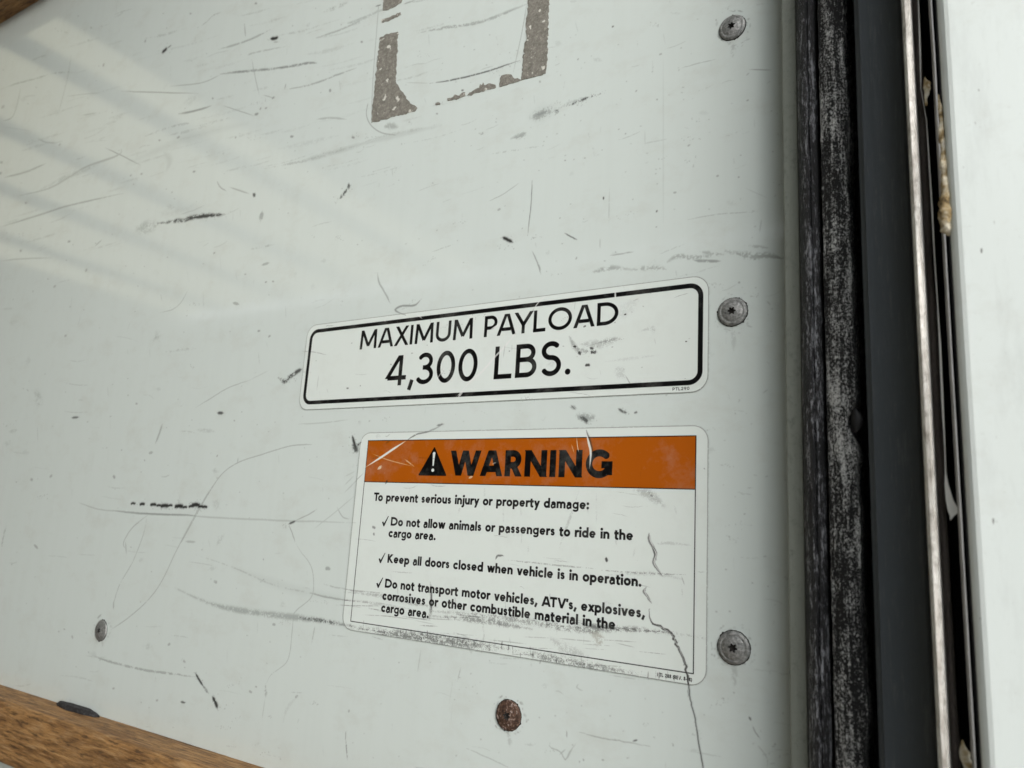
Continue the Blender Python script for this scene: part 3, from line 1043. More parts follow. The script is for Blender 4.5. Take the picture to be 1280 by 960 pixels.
# ------------------------------------------------------------------ materials
class NM:
    def __init__(s, name):
        s.m = bpy.data.materials.new(name)
        s.m.use_nodes = True
        s.t = s.m.node_tree
        s.b = s.t.nodes['Principled BSDF']

    def n(s, kind, **kw):
        x = s.t.nodes.new('ShaderNode' + kind)
        for k, v in kw.items():
            if k.startswith('i_'):
                x.inputs[k[2:].replace('_', ' ')].default_value = v
            else:
                setattr(x, k, v)
        return x

    def l(s, a, b):
        s.t.links.new(a, b)

    def obj_noise(s, scale, detail=4, rough=.6, stretch=(1, 1, 1)):
        tc = s.n('TexCoord')
        mp = s.n('Mapping')
        mp.inputs['Scale'].default_value = stretch
        s.l(tc.outputs['Object'], mp.inputs[0])
        no = s.n('TexNoise')
        no.inputs['Scale'].default_value = scale
        no.inputs['Detail'].default_value = detail
        no.inputs['Roughness'].default_value = rough
        s.l(mp.outputs[0], no.inputs['Vector'])
        return no.outputs['Fac']

    def ramp(s, fac, stops):
        r = s.n('ValToRGB')
        el = r.color_ramp.elements
        while len(el) < len(stops):
            el.new(.5)
        for e_, (p, c) in zip(el, stops):
            e_.position = p
            e_.color = (*c, 1)
        s.l(fac, r.inputs[0])
        return r.outputs[0]

    def mix(s, f, a, b, mode='MIX'):
        m = s.n('Mix', data_type='RGBA', blend_type=mode)
        for sock, v in ((m.inputs[0], f), (m.inputs[6], a), (m.inputs[7], b)):
            if isinstance(v, (int, float)):
                sock.default_value = v
            elif isinstance(v, tuple):
                sock.default_value = (*v, 1)
            else:
                s.l(v, sock)
        return m.outputs[2]

    def math(s, op, a, b=None):
        m = s.n('Math', operation=op)
        for sock, v in ((m.inputs[0], a), (m.inputs[1], b)):
            if v is None: continue
            if isinstance(v, (int, float)):
                sock.default_value = v
            else:
                s.l(v, sock)
        return m.outputs[0]

    def bump(s, h, dist, strength=1.0):
        b = s.n('Bump')
        b.inputs['Strength'].default_value = strength
        b.inputs['Distance'].default_value = dist
        s.l(h, b.inputs['Height'])
        s.l(b.outputs[0], s.b.inputs['Normal'])

    def set(s, **kw):
        for k, v in kw.items():
            k = k.replace('_', ' ')
            sock = s.b.inputs[k]
            if isinstance(v, (int, float)):
                sock.default_value = v
            elif isinstance(v, tuple):
                sock.default_value = (*v, 1)
            else:
                s.l(v, sock)
        return s


PANEL = (.608, .672, .655)


def panel_material(name, worn, base=PANEL):
    m = NM(name)
    big = m.obj_noise(3.2, 3, .5)
    streak = m.obj_noise(1, 4, .6, (90, 90, 6))
    fine = m.obj_noise(420, 3, .6)
    col = m.mix(m.math('MULTIPLY', big, .30), base, (base[0] * .93, base[1] * .915, base[2] * .87))
    col = m.mix(m.math('MULTIPLY', m.math('SUBTRACT', streak, .42), .36), col, (.50, .55, .52))
    spk = m.ramp(fine, [(.0, (0, 0, 0)), (.66, (0, 0, 0)), (.80, (1, 1, 1))])
    col = m.mix(m.math('MULTIPLY', spk, .35), col, (.38, .39, .36))
    haze = m.ramp(m.obj_noise(24, 6, .72, (1, 1, 1.6)), [(.0, (0, 0, 0)), (.52, (0, 0, 0)), (.78, (1, 1, 1))])
    col = m.mix(m.math('MULTIPLY', haze, .32), col, (.44, .44, .39))
    if not worn:
        rub = m.ramp(m.obj_noise(1, 5, .75, (60, 60, 14)), [(.0, (0, 0, 0)), (.50, (0, 0, 0)), (.72, (1, 1, 1))])
        col = m.mix(m.math('MULTIPLY', rub, .30), col, (.42, .45, .44))
        chip = m.ramp(m.obj_noise(1, 2, .5, (240, 240, 110)), [(.0, (0, 0, 0)), (.735, (0, 0, 0)), (.76, (1, 1, 1))])
        col = m.mix(m.math('MULTIPLY', chip, .8), col, (.10, .10, .095))
    if worn:
        im = m.n('TexImage', image=IMG_WEAR, extension='CLIP', interpolation='Cubic')
        uv = m.n('UVMap')
        m.l(uv.outputs[0], im.inputs[0])
        sp = m.n('SeparateColor')
        m.l(im.outputs[0], sp.inputs[0])
        ink = m.mix(sp.outputs[2], (.018, .019, .018), (.10, .065, .035))
        col = m.mix(sp.outputs[0], col, ink)
        bp = m.math('SUBTRACT', m.math('MULTIPLY', m.obj_noise(9, 2, .4), .5), m.math('MULTIPLY', sp.outputs[0], .04))
        m.bump(bp, .002, .12)
        rg = m.math('ADD', m.math('MULTIPLY', sp.outputs[0], .5), .07)
    else:
        rg = .25
    m.set(Base_Color=col, Roughness=rg, Specular_IOR_Level=.5)
    m.b.inputs['IOR'].default_value = 1.58
    return m.m


M_PANEL = panel_material('white_frp_panel', True)
M_DOOR = panel_material('white_door_paint', False, (.645, .70, .69))


def print_material(name, img):
    m = NM(name)
    im = m.n('TexImage', image=img, extension='EXTEND', interpolation='Cubic')
    uv = m.n('UVMap')
    m.l(uv.outputs[0], im.inputs[0])
    n1 = m.obj_noise(500, 3, .7)
    n2 = m.obj_noise(35, 6, .75)
    spk = m.ramp(n1, [(.0, (0, 0, 0)), (.68, (0, 0, 0)), (.82, (1, 1, 1))])
    col = m.mix(m.math('MULTIPLY', spk, .25), im.outputs[0], (.33, .33, .31))
    hz = m.ramp(n2, [(.0, (0, 0, 0)), (.5, (0, 0, 0)), (.8, (1, 1, 1))])
    col = m.mix(m.math('MULTIPLY', hz, .22), col, (.45, .46, .43))
    m.bump(m.obj_noise(60, 3, .5), .0006, .25)
    m.set(Base_Color=col, Roughness=.34, Specular_IOR_Level=.3)
    return m.m


M_PAY = print_material('payload_sticker_print', IMG_PAY)
M_WAR = print_material('warning_sticker_print', IMG_WAR)


def residue_material():
    m = NM('grey_brown_adhesive')
    n1 = m.obj_noise(260, 6, .75)
    n2 = m.obj_noise(900, 3, .7)
    col = m.ramp(n1, [(.3, (.112, .107, .091)), (.5, (.182, .174, .150)), (.68, (.285, .274, .242))])
    v = m.ramp(m.obj_noise(150, 2, .5), [(.0, (0, 0, 0)), (.63, (0, 0, 0)), (.67, (1, 1, 1))])
    col = m.mix(v, col, (.58, .58, .53))
    v2 = m.ramp(n2, [(.0, (0, 0, 0)), (.60, (0, 0, 0)), (.68, (1, 1, 1))])
    col = m.mix(m.math('MULTIPLY', v2, .6), col, (.5, .48, .42))
    m.bump(n1, .0008, .6)
    m.set(Base_Color=col, Roughness=.85)
    return m.m


M_RES = residue_material()


def metal_screw(name, rust):
    m = NM(name)
    n1 = m.obj_noise(500, 5, .7)
    n2 = m.obj_noise(160, 4, .7)
    if rust:
        col = m.ramp(n1, [(.34, (.015, .009, .006)), (.46, (.055, .028, .017)), (.56, (.11, .058, .035)), (.63, (.34, .29, .27))])
        m.set(Metallic=.15, Roughness=.75)
    else:
        col = m.ramp(n1, [(.28, (.10, .104, .104)), (.50, (.26, .267, .26)), (.72, (.46, .46, .45))])
        rs = m.ramp(n2, [(.0, (0, 0, 0)), (.58, (0, 0, 0)), (.72, (1, 1, 1))])
        col = m.mix(m.math('MULTIPLY', rs, .5), col, (.13, .085, .07))
        m.set(Metallic=.55, Roughness=.48)
    m.bump(n1, .0006, .8)
    m.set(Base_Color=col)
    return m.m


M_SCREW = metal_screw('dull_zinc', False)
M_RUST = metal_screw('rusty_steel', True)
M_DIRT_SOCKET = NM('dark_grime_and_socket').set(Base_Color=(.02, .018, .016), Roughness=.95).m


def wood_material():
    m = NM('worn_hardwood')
    tc = m.n('TexCoord')
    mp = m.n('Mapping')
    mp.inputs['Scale'].default_value = (7, 60, 60)
    m.l(tc.outputs['Object'], mp.inputs[0])
    no = m.n('TexNoise')
    no.inputs['Scale'].default_value = 2.2
    no.inputs['Detail'].default_value = 8
    no.inputs['Roughness'].default_value = .72
    no.inputs['Distortion'].default_value = .8
    m.l(mp.outputs[0], no.inputs['Vector'])
    g = m.ramp(no.outputs['Fac'], [(.30, (.09, .042, .014)), (.44, (.21, .105, .034)), (.58, (.34, .185, .066)), (.74, (.45, .27, .115))])
    fine = m.obj_noise(1, 5, .7, (44, 430, 330))
    pores = m.ramp(fine, [(.36, (1, 1, 1)), (.48, (0, 0, 0)), (1, (0, 0, 0))])
    col = m.mix(m.math('MULTIPLY', pores, .85), g, (.05, .024, .01))
    pale = m.ramp(fine, [(.0, (0, 0, 0)), (.52, (0, 0, 0)), (.66, (1, 1, 1))])
    col = m.mix(m.math('MULTIPLY', pale, .42), col, (.50, .34, .18))
    dirt = m.ramp(m.obj_noise(14, 5, .7), [(.0, (0, 0, 0)), (.48, (0, 0, 0)), (.75, (1, 1, 1))])
    col = m.mix(m.math('MULTIPLY', dirt, .55), col, (.12, .07, .035))
    fl = m.obj_noise(1, 3, .6, (36, 190, 190))
    dk = m.ramp(fl, [(.34, (1, 1, 1)), (.42, (0, 0, 0)), (1, (0, 0, 0))])
    col = m.mix(m.math('MULTIPLY', dk, .45), col, (.05, .026, .012))
    m.bump(fine, .0014, .9)
    m.set(Base_Color=col, Roughness=.62)
    return m.m


M_WOOD = wood_material()


def speckle(name, dark, light, scale, lo, hi, stretch=(1, 1, 1), rough=.85, amount=1, bump=.001, cover=0, patch=0):
    m = NM(name)
    n1 = m.obj_noise(scale, 5, .8, stretch)
    n3 = m.obj_noise(28, 4, .7, (1, 1, .5))
    f = m.math('ADD', n1, m.math('MULTIPLY', m.math('SUBTRACT', n3, .5), cover))
    if patch:
        n4 = m.obj_noise(75, 6, .8, (1, 1, .45))
        f = m.math('ADD', f, m.math('MULTIPLY', m.math('SUBTRACT', n4, .5), patch))
        n5 = m.obj_noise(240, 4, .7, (2.2, 1, .12))
        f = m.math('ADD', f, m.math('MULTIPLY', m.math('SUBTRACT', n5, .5), patch * 1.1))
    r = m.ramp(f, [(.0, (0, 0, 0)), (lo, (0, 0, 0)), (hi, (1, 1, 1))])
    n2 = m.obj_noise(scale * .35, 3, .6)
    col = m.mix(m.math('MULTIPLY', r, amount), dark, m.mix(n2, light, tuple(.55 * c for c in light)))
    m.bump(n1, bump, .9)
    m.set(Base_Color=col, Roughness=rough)
    return m.m


M_FELT = speckle('chalky_black_rubber', (.006, .0065, .007), (.80, .81, .79), 1000, .50, .68, (1, 1, .75), cover=.4, patch=.45)
M_RIB = speckle('ribbed_black_rubber', (.008, .0085, .010), (.40, .41, .44), 900, .52, .66, (1.3, 1, .3), cover=.4, rough=.6, patch=.6)
M_BLACK = NM('black_rubber_and_gap').set(Base_Color=(.006, .006, .007), Roughness=.6).m  # rubber of the nib, and the black painted for shade in the frame gaps
M_SLATE = speckle('slate_rubber_sheet', (.072, .088, .104), (.21, .23, .245), 170, .56, .80, (3, 1, .25), rough=.5, amount=.6, bump=.0004, patch=.5)
M_FLASH = speckle('oxidised_flashing', (.225, .245, .215), (.10, .11, .10), 260, .52, .76, (1, 1, .8), rough=.6, amount=.6, bump=.0004, cover=.5)
M_BROWN = speckle('brown_gasket', (.11, .094, .085), (.30, .27, .25), 300, .56, .8, (1, 1, .5), amount=.7, bump=.0006)


def alu_material():
    m = NM('bright_galvanised_steel')
    n1 = m.obj_noise(1, 6, .75, (420, 420, 60))
    n2 = m.obj_noise(90, 5, .7)
    col = m.ramp(n1, [(.30, (.30, .27, .23)), (.44, (.60, .575, .53)), (.60, (.76, .75, .71))])
    st = m.ramp(n2, [(.0, (0, 0, 0)), (.58, (0, 0, 0)), (.75, (1, 1, 1))])
    fs = m.ramp(m.obj_noise(330, 5, .8, (1, 1, .5)), [(.0, (0, 0, 0)), (.47, (0, 0, 0)), (.66, (1, 1, 1))])
    col = m.mix(m.math('MULTIPLY', st, .55), col, (.24, .20, .15))
    col = m.mix(m.math('MULTIPLY', fs, .8), col, (.24, .21, .18))
    m.bump(n1, .0006, .5)
    m.set(Base_Color=col, Metallic=.1, Roughness=.42)
    return m.m


M_ALU = alu_material()
M_GREYLIP = speckle('grey_lip_metal', (.55, .53, .50), (.08, .07, .06), 200, .5, .8, (1, 1, .3), rough=.5, amount=.6)
M_FILM = NM('torn_pale_film').set(Base_Color=(.88, .88, .86), Roughness=.35).m


def sealant_material():
    m = NM('yellowed_sealant')
    n1 = m.obj_noise(170, 4, .6)
    col = m.ramp(n1, [(.36, (.08, .05, .02)), (.45, (.36, .26, .12)), (.56, (.62, .56, .42)), (.72, (.78, .76, .68))])
    m.bump(m.obj_noise(420, 4, .7), .0012, 1)
    m.set(Base_Color=col, Roughness=.8)
    return m.m


M_SEAL = sealant_material()


# ------------------------------------------------------------------ the wall panel
def planar_uv(o, x0, x1, z0, z1):
    me = o.data
    uv = me.uv_layers.new(name='UVMap')
    for lo in me.loops:
        co = me.vertices[lo.vertex_index].co
        uv.data[lo.index].uv = ((co.x - x0) / (x1 - x0), (co.z - CZ - z0) / (z1 - z0))


def zz(pts):
    return [(x, z + CZ) for x, z in pts]


XE = at(983, 480)[0]            # right edge of the panel
bm = bmesh.new()
add_box(bm, -4.2, XE, 0, .012, 0, 2.6)
wall_o = obj('wall_panel', bm, M_PANEL)
planar_uv(wall_o, wear.x0, wear.x0 + wear.W * wear.res, wear.z0, wear.z0 + wear.H * wear.res)
tag(wall_o, 'scuffed white wall panel carrying the two stickers, the screws and the wooden rail', 'wall panel')

# ------------------------------------------------------------------ stickers
def cut_sheet(name, outline, y0, y1, mat, cv, parent=None, holes=None):
    bm = bmesh.new()
    prism(bm, zz(outline), y0, y1)
    o = obj(name, bm, mat, parent)
    planar_uv(o, cv.x0, cv.x0 + cv.W * cv.res, cv.z0, cv.z0 + cv.H * cv.res)
    return o


def ring_mesh(name, outer, inner, y0, y1, mat, cv, parent):
    bm = bmesh.new()
    n = len(outer)
    A = [[bm.verts.new((p[0], y, p[1] + CZ)) for p in L] for y in (y1, y0) for L in (outer, inner)]
    of, inf, ob, ib = A
    for i in range(n):
        j = (i + 1) % n
        bm.faces.new((of[i], of[j], inf[j], inf[i]))
        bm.faces.new((ob[j], ob[i], ib[i], ib[j]))
        bm.faces.new((of[j], of[i], ob[i], ob[j]))
        bm.faces.new((inf[i], inf[j], ib[j], ib[i]))
    o = obj(name, bm, mat, parent)
    planar_uv(o, cv.x0, cv.x0 + cv.W * cv.res, cv.z0, cv.z0 + cv.H * cv.res)
    return o


pt = empty('payload_sticker', (0, 0, 0))
tag(pt, 'long white sticker reading MAXIMUM PAYLOAD 4,300 LBS. in a rounded black border', 'sticker')
cut_sheet('sticker_face', rrect(-.4400, -.1190, .0828, .1510, .0095), -.0001, -.00040, M_PAY, pay, pt)
ring_mesh('black_border', rrect(-.4362, -.1222, .0870, .1470, .0080), rrect(-.4334, -.1250, .0898, .1442, .0052), -.00038, -.00046, M_PAY, pay, pt)
wt = empty('warning_sticker', (0, 0, 0))
tag(wt, 'white safety sticker with an orange WARNING header above three ticked rules', 'sticker')
cut_sheet('sticker_face', rrect(-.3722, -.1186, -.0720, .0640, .0085), -.0001, -.00040, M_WAR, war, wt)
hd = cut_sheet('orange_header', [(-.3646, .0289), (-.1255, .0289), (-.1255, .0582), (-.3646, .0582)], -.00038, -.00046, M_WAR, war, wt)
cut_sheet('warning_triangle', [(-.3170, .0340), (-.2927, .0340), (-.3048, .0535)], -.00044, -.00050, M_WAR, war, hd)

# ------------------------------------------------------------------ remains of a torn label
def torn(pts, k=3, j=.6):
    """photo-zoom outline -> wall points with ragged edges"""
    out = []
    for i in range(len(pts)):
        a_, b_ = pts[i], pts[(i + 1) % len(pts)]
        n = max(1, int(math.hypot(a_[0] - b_[0], a_[1] - b_[1]) / 9))
        for q in range(n):
            t = q / n
            p = (a_[0] + (b_[0] - a_[0]) * t + (random.gauss(0, j) * k if q else 0), a_[1] + (b_[1] - a_[1]) * t + (random.gauss(0, j) * k if q else 0))
            out.append(at(440 + p[0] / 3.765, p[1] / 3.765))
    return out


lr = empty('torn_label_residue', (0, 0, 0))
tag(lr, 'grey-brown U-shaped remains of a torn label near the top of the panel', 'label residue')
PIECES = [
    [(150, -260), (240, -260), (238, 0), (232, 14), (200, 34), (170, 48), (146, 50), (148, 0)],
    [(133, 176), (150, 172), (165, 160), (218, 150), (214, 250), (207, 385), (222, 410), (235, 430), (262, 470), (308, 508), (300, 522), (200, 550), (92, 580), (100, 480), (112, 360), (124, 250)],
    [(448, 464), (475, 458), (485, 445), (505, 452), (520, 436), (533, 434), (534, 452), (500, 466), (452, 476)],
    [(543, 450), (570, 428), (600, 414), (604, 396), (612, 402), (618, 388), (624, 402), (650, 392), (676, 400), (678, 412), (640, 422), (600, 436)],
    [(695, 408), (696, 372), (705, 356), (730, 350), (752, 352), (760, 366), (800, 378), (760, 392), (700, 410)],
    [(828, -260), (935, -260), (930, 0), (924, 120), (922, 240), (912, 346), (855, 364), (798, 378), (804, 300), (812, 220), (824, 180), (818, 110), (828, 60)],
    [(393, 488), (410, 482), (417, 486), (415, 494), (396, 496)],
]
for i, P in enumerate(PIECES):
    bm = bmesh.new()
    prism(bm, zz(torn(P)), -.0000, -.00032)
    obj('residue_flake', bm, M_RES, lr)
bm = bmesh.new()
prism(bm, zz(torn([(138, 92), (170, 84), (228, 58), (232, 70), (185, 92), (140, 108)])), 0, -.00025)
obj('residue_flake', bm, M_RES, lr)


# ------------------------------------------------------------------ screws
def screw(px, py, r, label, mat, tilt=0, spin=0, cat='screw', group=None, dome=.0026):
    x, z = at(px, py)
    root = empty('screw', (x, 0, z + CZ))
    tag(root, label, cat, group)
    N = 48
    rs = r * .235

    def star(a_):
        return rs * (1 + .26 * math.cos(6 * a_))
    prof = [(1.0, 0.0), (1.0, -.0007), (.985, -.00105), (.95, -.00125), (.86, -.0016), (.79, -.00172), (.755, -.00155), (.70, -.00185), (.5, -dome * .88), (.32, -dome * .97)]
    bm = bmesh.new()
    rings = []
    for rr, y in prof:
        rings.append([bm.verts.new((r * rr * math.cos(2 * math.pi * i / N), y, r * rr * math.sin(2 * math.pi * i / N))) for i in range(N)])
    rings.append([bm.verts.new((star(2 * math.pi * i / N + spin) * math.cos(2 * math.pi * i / N), -dome, star(2 * math.pi * i / N + spin) * math.sin(2 * math.pi * i / N))) for i in range(N)])
    for a_, b_ in zip(rings, rings[1:]):
        for i in range(N):
            j = (i + 1) % N
            bm.faces.new((a_[i], a_[j], b_[j], b_[i]))
    for f in bm.faces:
        f.smooth = True
    for v in bm.verts:                                # dents
        v.co.y += random.gauss(0, .00003)
    hd_ = obj('screw_head', bm, mat, root)
    bm = bmesh.new()
    a_ = [bm.verts.new((star(2 * math.pi * i / N + spin) * math.cos(2 * math.pi * i / N), -dome, star(2 * math.pi * i / N + spin) * math.sin(2 * math.pi * i / N))) for i in range(N)]
    b_ = [bm.verts.new((v.co.x * .85, -dome + .0016, v.co.z * .85)) for v in a_]
    for i in range(N):
        j = (i + 1) % N
        bm.faces.new((a_[i], a_[j], b_[j], b_[i]))
    c_ = bm.verts.new((0, -dome + .0021, 0))
    for i in range(N):
        bm.faces.new((b_[i], b_[(i + 1) % N], c_))
    obj('star_socket', bm, M_DIRT_SOCKET, root)  # recess coloured flat dark for definition
    # grime packed round the rim
    bm = bmesh.new()
    n = 60
    inn, out = [], []
    for i in range(n):
        a2 = 2 * math.pi * i / n
        ro = r * (1.03 + .035 * random.random() + (.10 * random.random() if random.random() < .14 else 0))
        out.append(bm.verts.new((ro * math.cos(a2), -.00012, ro * math.sin(a2))))
        inn.append(bm.verts.new((r * .97 * math.cos(a2), -.0005, r * .97 * math.sin(a2))))
    for i in range(n):
        j = (i + 1) % n
        bm.faces.new((inn[i], inn[j], out[j], out[i]))
    obj('grime_ring', bm, M_DIRT_SOCKET, root)
    root.rotation_euler = (tilt, spin * 5, 0)
    return root


GR = 'screws holding the panel'
screw(915.5, 35, .0080, 'grey star-socket screw highest on the panel beside the door seal', M_SCREW, tilt=.03, group=GR, spin=.3)
screw(916, 390, .0081, 'grey star-socket screw beside the right end of the payload sticker', M_SCREW, tilt=-.02, group=GR, spin=.0)
screw(917.5, 809.5, .0082, 'grey star-socket screw beside the bottom right corner of the warning sticker', M_SCREW, group=GR, spin=.55)
screw(636, 894, .0084, 'rusty brown screw alone below the warning sticker', M_RUST, group=GR, spin=.2)
screw(127, 788, .0086, 'small-looking grey screw at far left just above the lower wooden rail', M_SCREW, tilt=.02, group=GR, spin=.4)


# ------------------------------------------------------------------ wooden rails
def rail(z0, z1, depth, label, x0=-4.1, x1=-.10):
    """hardwood rail with worn, softly rounded edges along x"""
    bm = bmesh.new()
    r = .005
    sec = []
    for cy, cz, a0 in ((-depth + r, z1 - r, 90), (-depth + r, z0 + r, 180)):
        for i in range(6):
            a_ = rad(a0 + 90 * i / 5)
            sec.append((cy + r * math.cos(a_), cz + r * math.sin(a_)))
    sec = [(-.0003, z1)] + sec + [(-.0003, z0)]
    nx = 520
    rows = []
    rnd = np.random.default_rng(int(abs(z0) * 1000))
    wob = np.convolve(rnd.normal(0, 1, nx + 9), np.ones(9) / 9, 'valid')
    for i in range(nx + 1):
        # denser towards the right end, where the camera is close
        t = i / nx
        x = x1 - (x1 - x0) * t ** 1.6
        k = wob[min(i, nx)]
        rows.append([bm.verts.new((x, y + (k * .0004 if 0 < q < len(sec) - 1 else 0) + rnd.normal(0, .00008), z + CZ + (k * .0003 if 0 < q < len(sec) - 1 else 0))) for q, (y, z) in enumerate(sec)])
    for a_, b_ in zip(rows, rows[1:]):
        for q in range(len(sec) - 1):
            bm.faces.new((a_[q], a_[q + 1], b_[q + 1], b_[q]))
    bm.faces.new(rows[0])
    bm.faces.new(rows[-1][::-1])
    o = obj('wooden_rail', bm, M_WOOD)
    for p in o.data.polygons:
        p.use_smooth = True
    return tag(o, label, 'wooden rail', 'wooden rails along the wall')


ZR = at(170, 909)[1]
rail(-.2215, ZR, .030, 'worn brown wooden rail across the bottom left corner under the grey screw')
ZU = at(27, 14)[1]
rail(ZU, ZU + .05, .032, 'blurred wooden rail cut off by the top left corner of the photo')

# black lump stuck between the wall and the lower rail
bm = bmesh.new()
bmesh.ops.create_icosphere(bm, subdivisions=4, radius=1)
xa, za = at(78, 881)
xb, zb = at(127, 893)
from mathutils import noise as mn
for v in bm.verts:
    p = v.co.copy()
    n_ = mn.noise(p * 2.3) * .18 + mn.noise(p * 7) * .07
    p *= 1 + n_
    p.z = max(min(p.z, .62), -.5)
    v.co = Vector(((xa + xb) / 2 + p.x * abs(xb - xa) * .52, -.0045 + p.y * .0042, ZR + CZ - .0005 + p.z * .0070))
o = obj('rubber_scrap', bm, speckle('crumbly_black_rubber', (.012, .012, .013), (.12, .12, .125), 260, .5, .8), smooth=True)
tag(o, 'crumbly black rubber scrap lying on the lower wooden rail against the panel', 'rubber scrap')

# ------------------------------------------------------------------ door frame at the right edge of the panel
Z0, Z1 = -.75, 1.15


FY = -.016                      # the frame stands proud of the panel


def X(px, y):
    return at(px, 480, y + FY)[0]


fr = empty('door_frame', (XE, 0, 0))
tag(fr, 'upright door frame of black rubber seals and metal strips right of the panel', 'door frame')


def fpart(name, bm, mat, smooth=False, label=None):
    bmesh.ops.translate(bm, verts=bm.verts, vec=(-XE, 0, 0))
    o = obj(name, bm, mat, fr, smooth)
    if label:
        o['label'] = label
    return o


def sweep(profile, wob=None, dz=.004, z0=Z0, z1=Z1):
    """profile [(x, y)] swept up z; wob(i_profile, z) -> dx, dy"""
    bm = bmesh.new()
    n = int((z1 - z0) / dz)
    rows = []
    for k in range(n + 1):
        z = z0 + (z1 - z0) * k / n
        row = []
        for i, (x, y) in enumerate(profile):
            dx, dy = wob(i, z) if wob else (0, 0)
            row.append(bm.verts.new((x + dx, (y + FY if y < 0 else y) + dy, z + CZ)))
        rows.append(row)
    for a_, b_ in zip(rows, rows[1:]):
        for i in range(len(profile) - 1):
            bm.faces.new((a_[i], a_[i + 1], b_[i + 1], b_[i]))
    return bm


def N1(z, s, k):
    return mn.noise(Vector((z * s, k * 3.7, k)))


# flashing strip overlapping the panel edge
bm = sweep([(X(982, -.0015), .0), (X(982, -.0015), -.0012), (X(984, -.002), -.0018), (X(1001.5, -.003), -.0030), (X(1003, -.003), -.0020), (X(1003, .0), .012)])
fpart('flashing_strip', bm, M_FLASH)
# ribbed gasket: bulge with diagonal fine ribs
a0, a1 = X(1003, -.004), X(1028.5, -.010)
prof = []
for i in range(15):
    t = i / 14
    prof.append((a0 + (a1 - a0) * t, -.003 - .0085 * math.sin(math.pi * min(1, t * .95 + .03)) ** .7 - .003 * t + (.0016 if .60 < t < .70 else 0)))
prof = [(a0, .010)] + prof + [(a1, .012)]
bm = sweep(prof, lambda i, z: (N1(z, 45, 1) * .0005 if i > 9 else 0, (abs((z * 420 + i * .35) % 1 - .5) * .0007 if i < 8 else 0) + N1(z + i * .01, 120, i) * .0005), dz=.0011, z0=-.30, z1=.45)
fpart('ribbed_gasket', bm, M_RIB)
bm = sweep(prof, None, .1, -.75, -.30)
fpart('ribbed_gasket', bm, M_RIB)
bm = sweep(prof, None, .1, .45, 1.15)
fpart('ribbed_gasket', bm, M_RIB)
# chalky weatherstrip with crumbling right edge
b0, b1 = X(1032, -.012), X(1068, -.014)
prof = [(b0, .012), (b0, -.010)] + [(b0 + (b1 - b0) * t, -.0115 - .003 * math.sin(math.pi * t)) for t in (.04, .15, .28, .42, .56, .70, .84, .95, 1)] + [(b1, -.009), (b1 + .0003, .012)]
notch = at(1062, 526, FY - .013)[1]


def wob_strip(i, z):
    dx = 0
    if i >= 8:
        dx = N1(z, 60, 2) * .0016 + N1(z, 220, 3) * .0009 - .0022 * math.exp(-((z - notch) / .0075) ** 2) * 1.6
    if i <= 3:
        dx = N1(z, 240, 4) * .0005
    return dx, N1(z + i * .02, 160, 5) * .0006


bm = sweep(prof, wob_strip, dz=.0016, z0=-.32, z1=.5)
fpart('chalky_weatherstrip', bm, M_FELT)
for q0, q1 in ((-.75, -.32), (.5, 1.15)):
    bm = sweep(prof, None, .05, q0, q1)
    fpart('chalky_weatherstrip', bm, M_FELT)
# little black rubber tag poking out of the gap
bm = bmesh.new()
bmesh.ops.create_icosphere(bm, subdivisions=3, radius=1)
for v in bm.verts:
    v.co = Vector((X(1070, -.013) + v.co.x * .0026, FY - .013 + v.co.y * .002, notch + CZ + v.co.z * .0055 * (1 - .35 * v.co.x)))
fpart('rubber_nib', bm, M_BLACK, True)
# black backing that paints the gaps between the strips as deep shade
bm = bmesh.new()
add_box(bm, XE + .0005, X(1210, -.02), .0125, .030, Z0 + CZ, Z1 + CZ)
fpart('black_gap_backing', bm, M_BLACK)
# slate rubber sheet with bevelled left lip
s0, s1 = X(1083, -.018), X(1148.5, -.022)
prof = [(s0, .012), (s0, -.0165), (s0 + .0010, -.0178), (X(1089, -.019), -.0186), (X(1090, -.020), -.0205), (s0 + .008, -.0214), (s0 + .016, -.0218), (s1 - .0012, -.0220), (s1, -.0212), (s1 + .0002, .012)]
bm = sweep(prof, lambda i, z: (N1(z, 6, 6) * .0003, N1(z, 9, 7 + i) * .0003), dz=.01)
fpart('slate_rubber_sheet', bm, M_SLATE)
# bright galvanised edge
c0, c1 = X(1149.5, -.056), X(1163.5, -.056)
prof = [(c0, .012), (c0, -.0540), (c0 + .0004, -.0552), (c0 + (c1 - c0) * .35, -.0564), (c0 + (c1 - c0) * .7, -.0562), (c1 - .0003, -.0550), (c1, .012)]
bm = sweep(prof, lambda i, z: (0, N1(z, 14, 20 + i) * .0005), dz=.004)
fpart('bright_metal_edge', bm, M_ALU)
# brown gasket
d0, d1 = X(1164, -.036), X(1174, -.037)
prof = [(d0, .012), (d0, -.0360), (d0 + .0014, -.0372), (d1 - .0008, -.0370), (d1, -.0358), (d1, .012)]
bm = sweep(prof, lambda i, z: (N1(z, 35, 30) * .0005 if i > 2 else 0, N1(z, 70, 31 + i) * .0005), dz=.003)
fpart('brown_gasket', bm, M_BROWN)
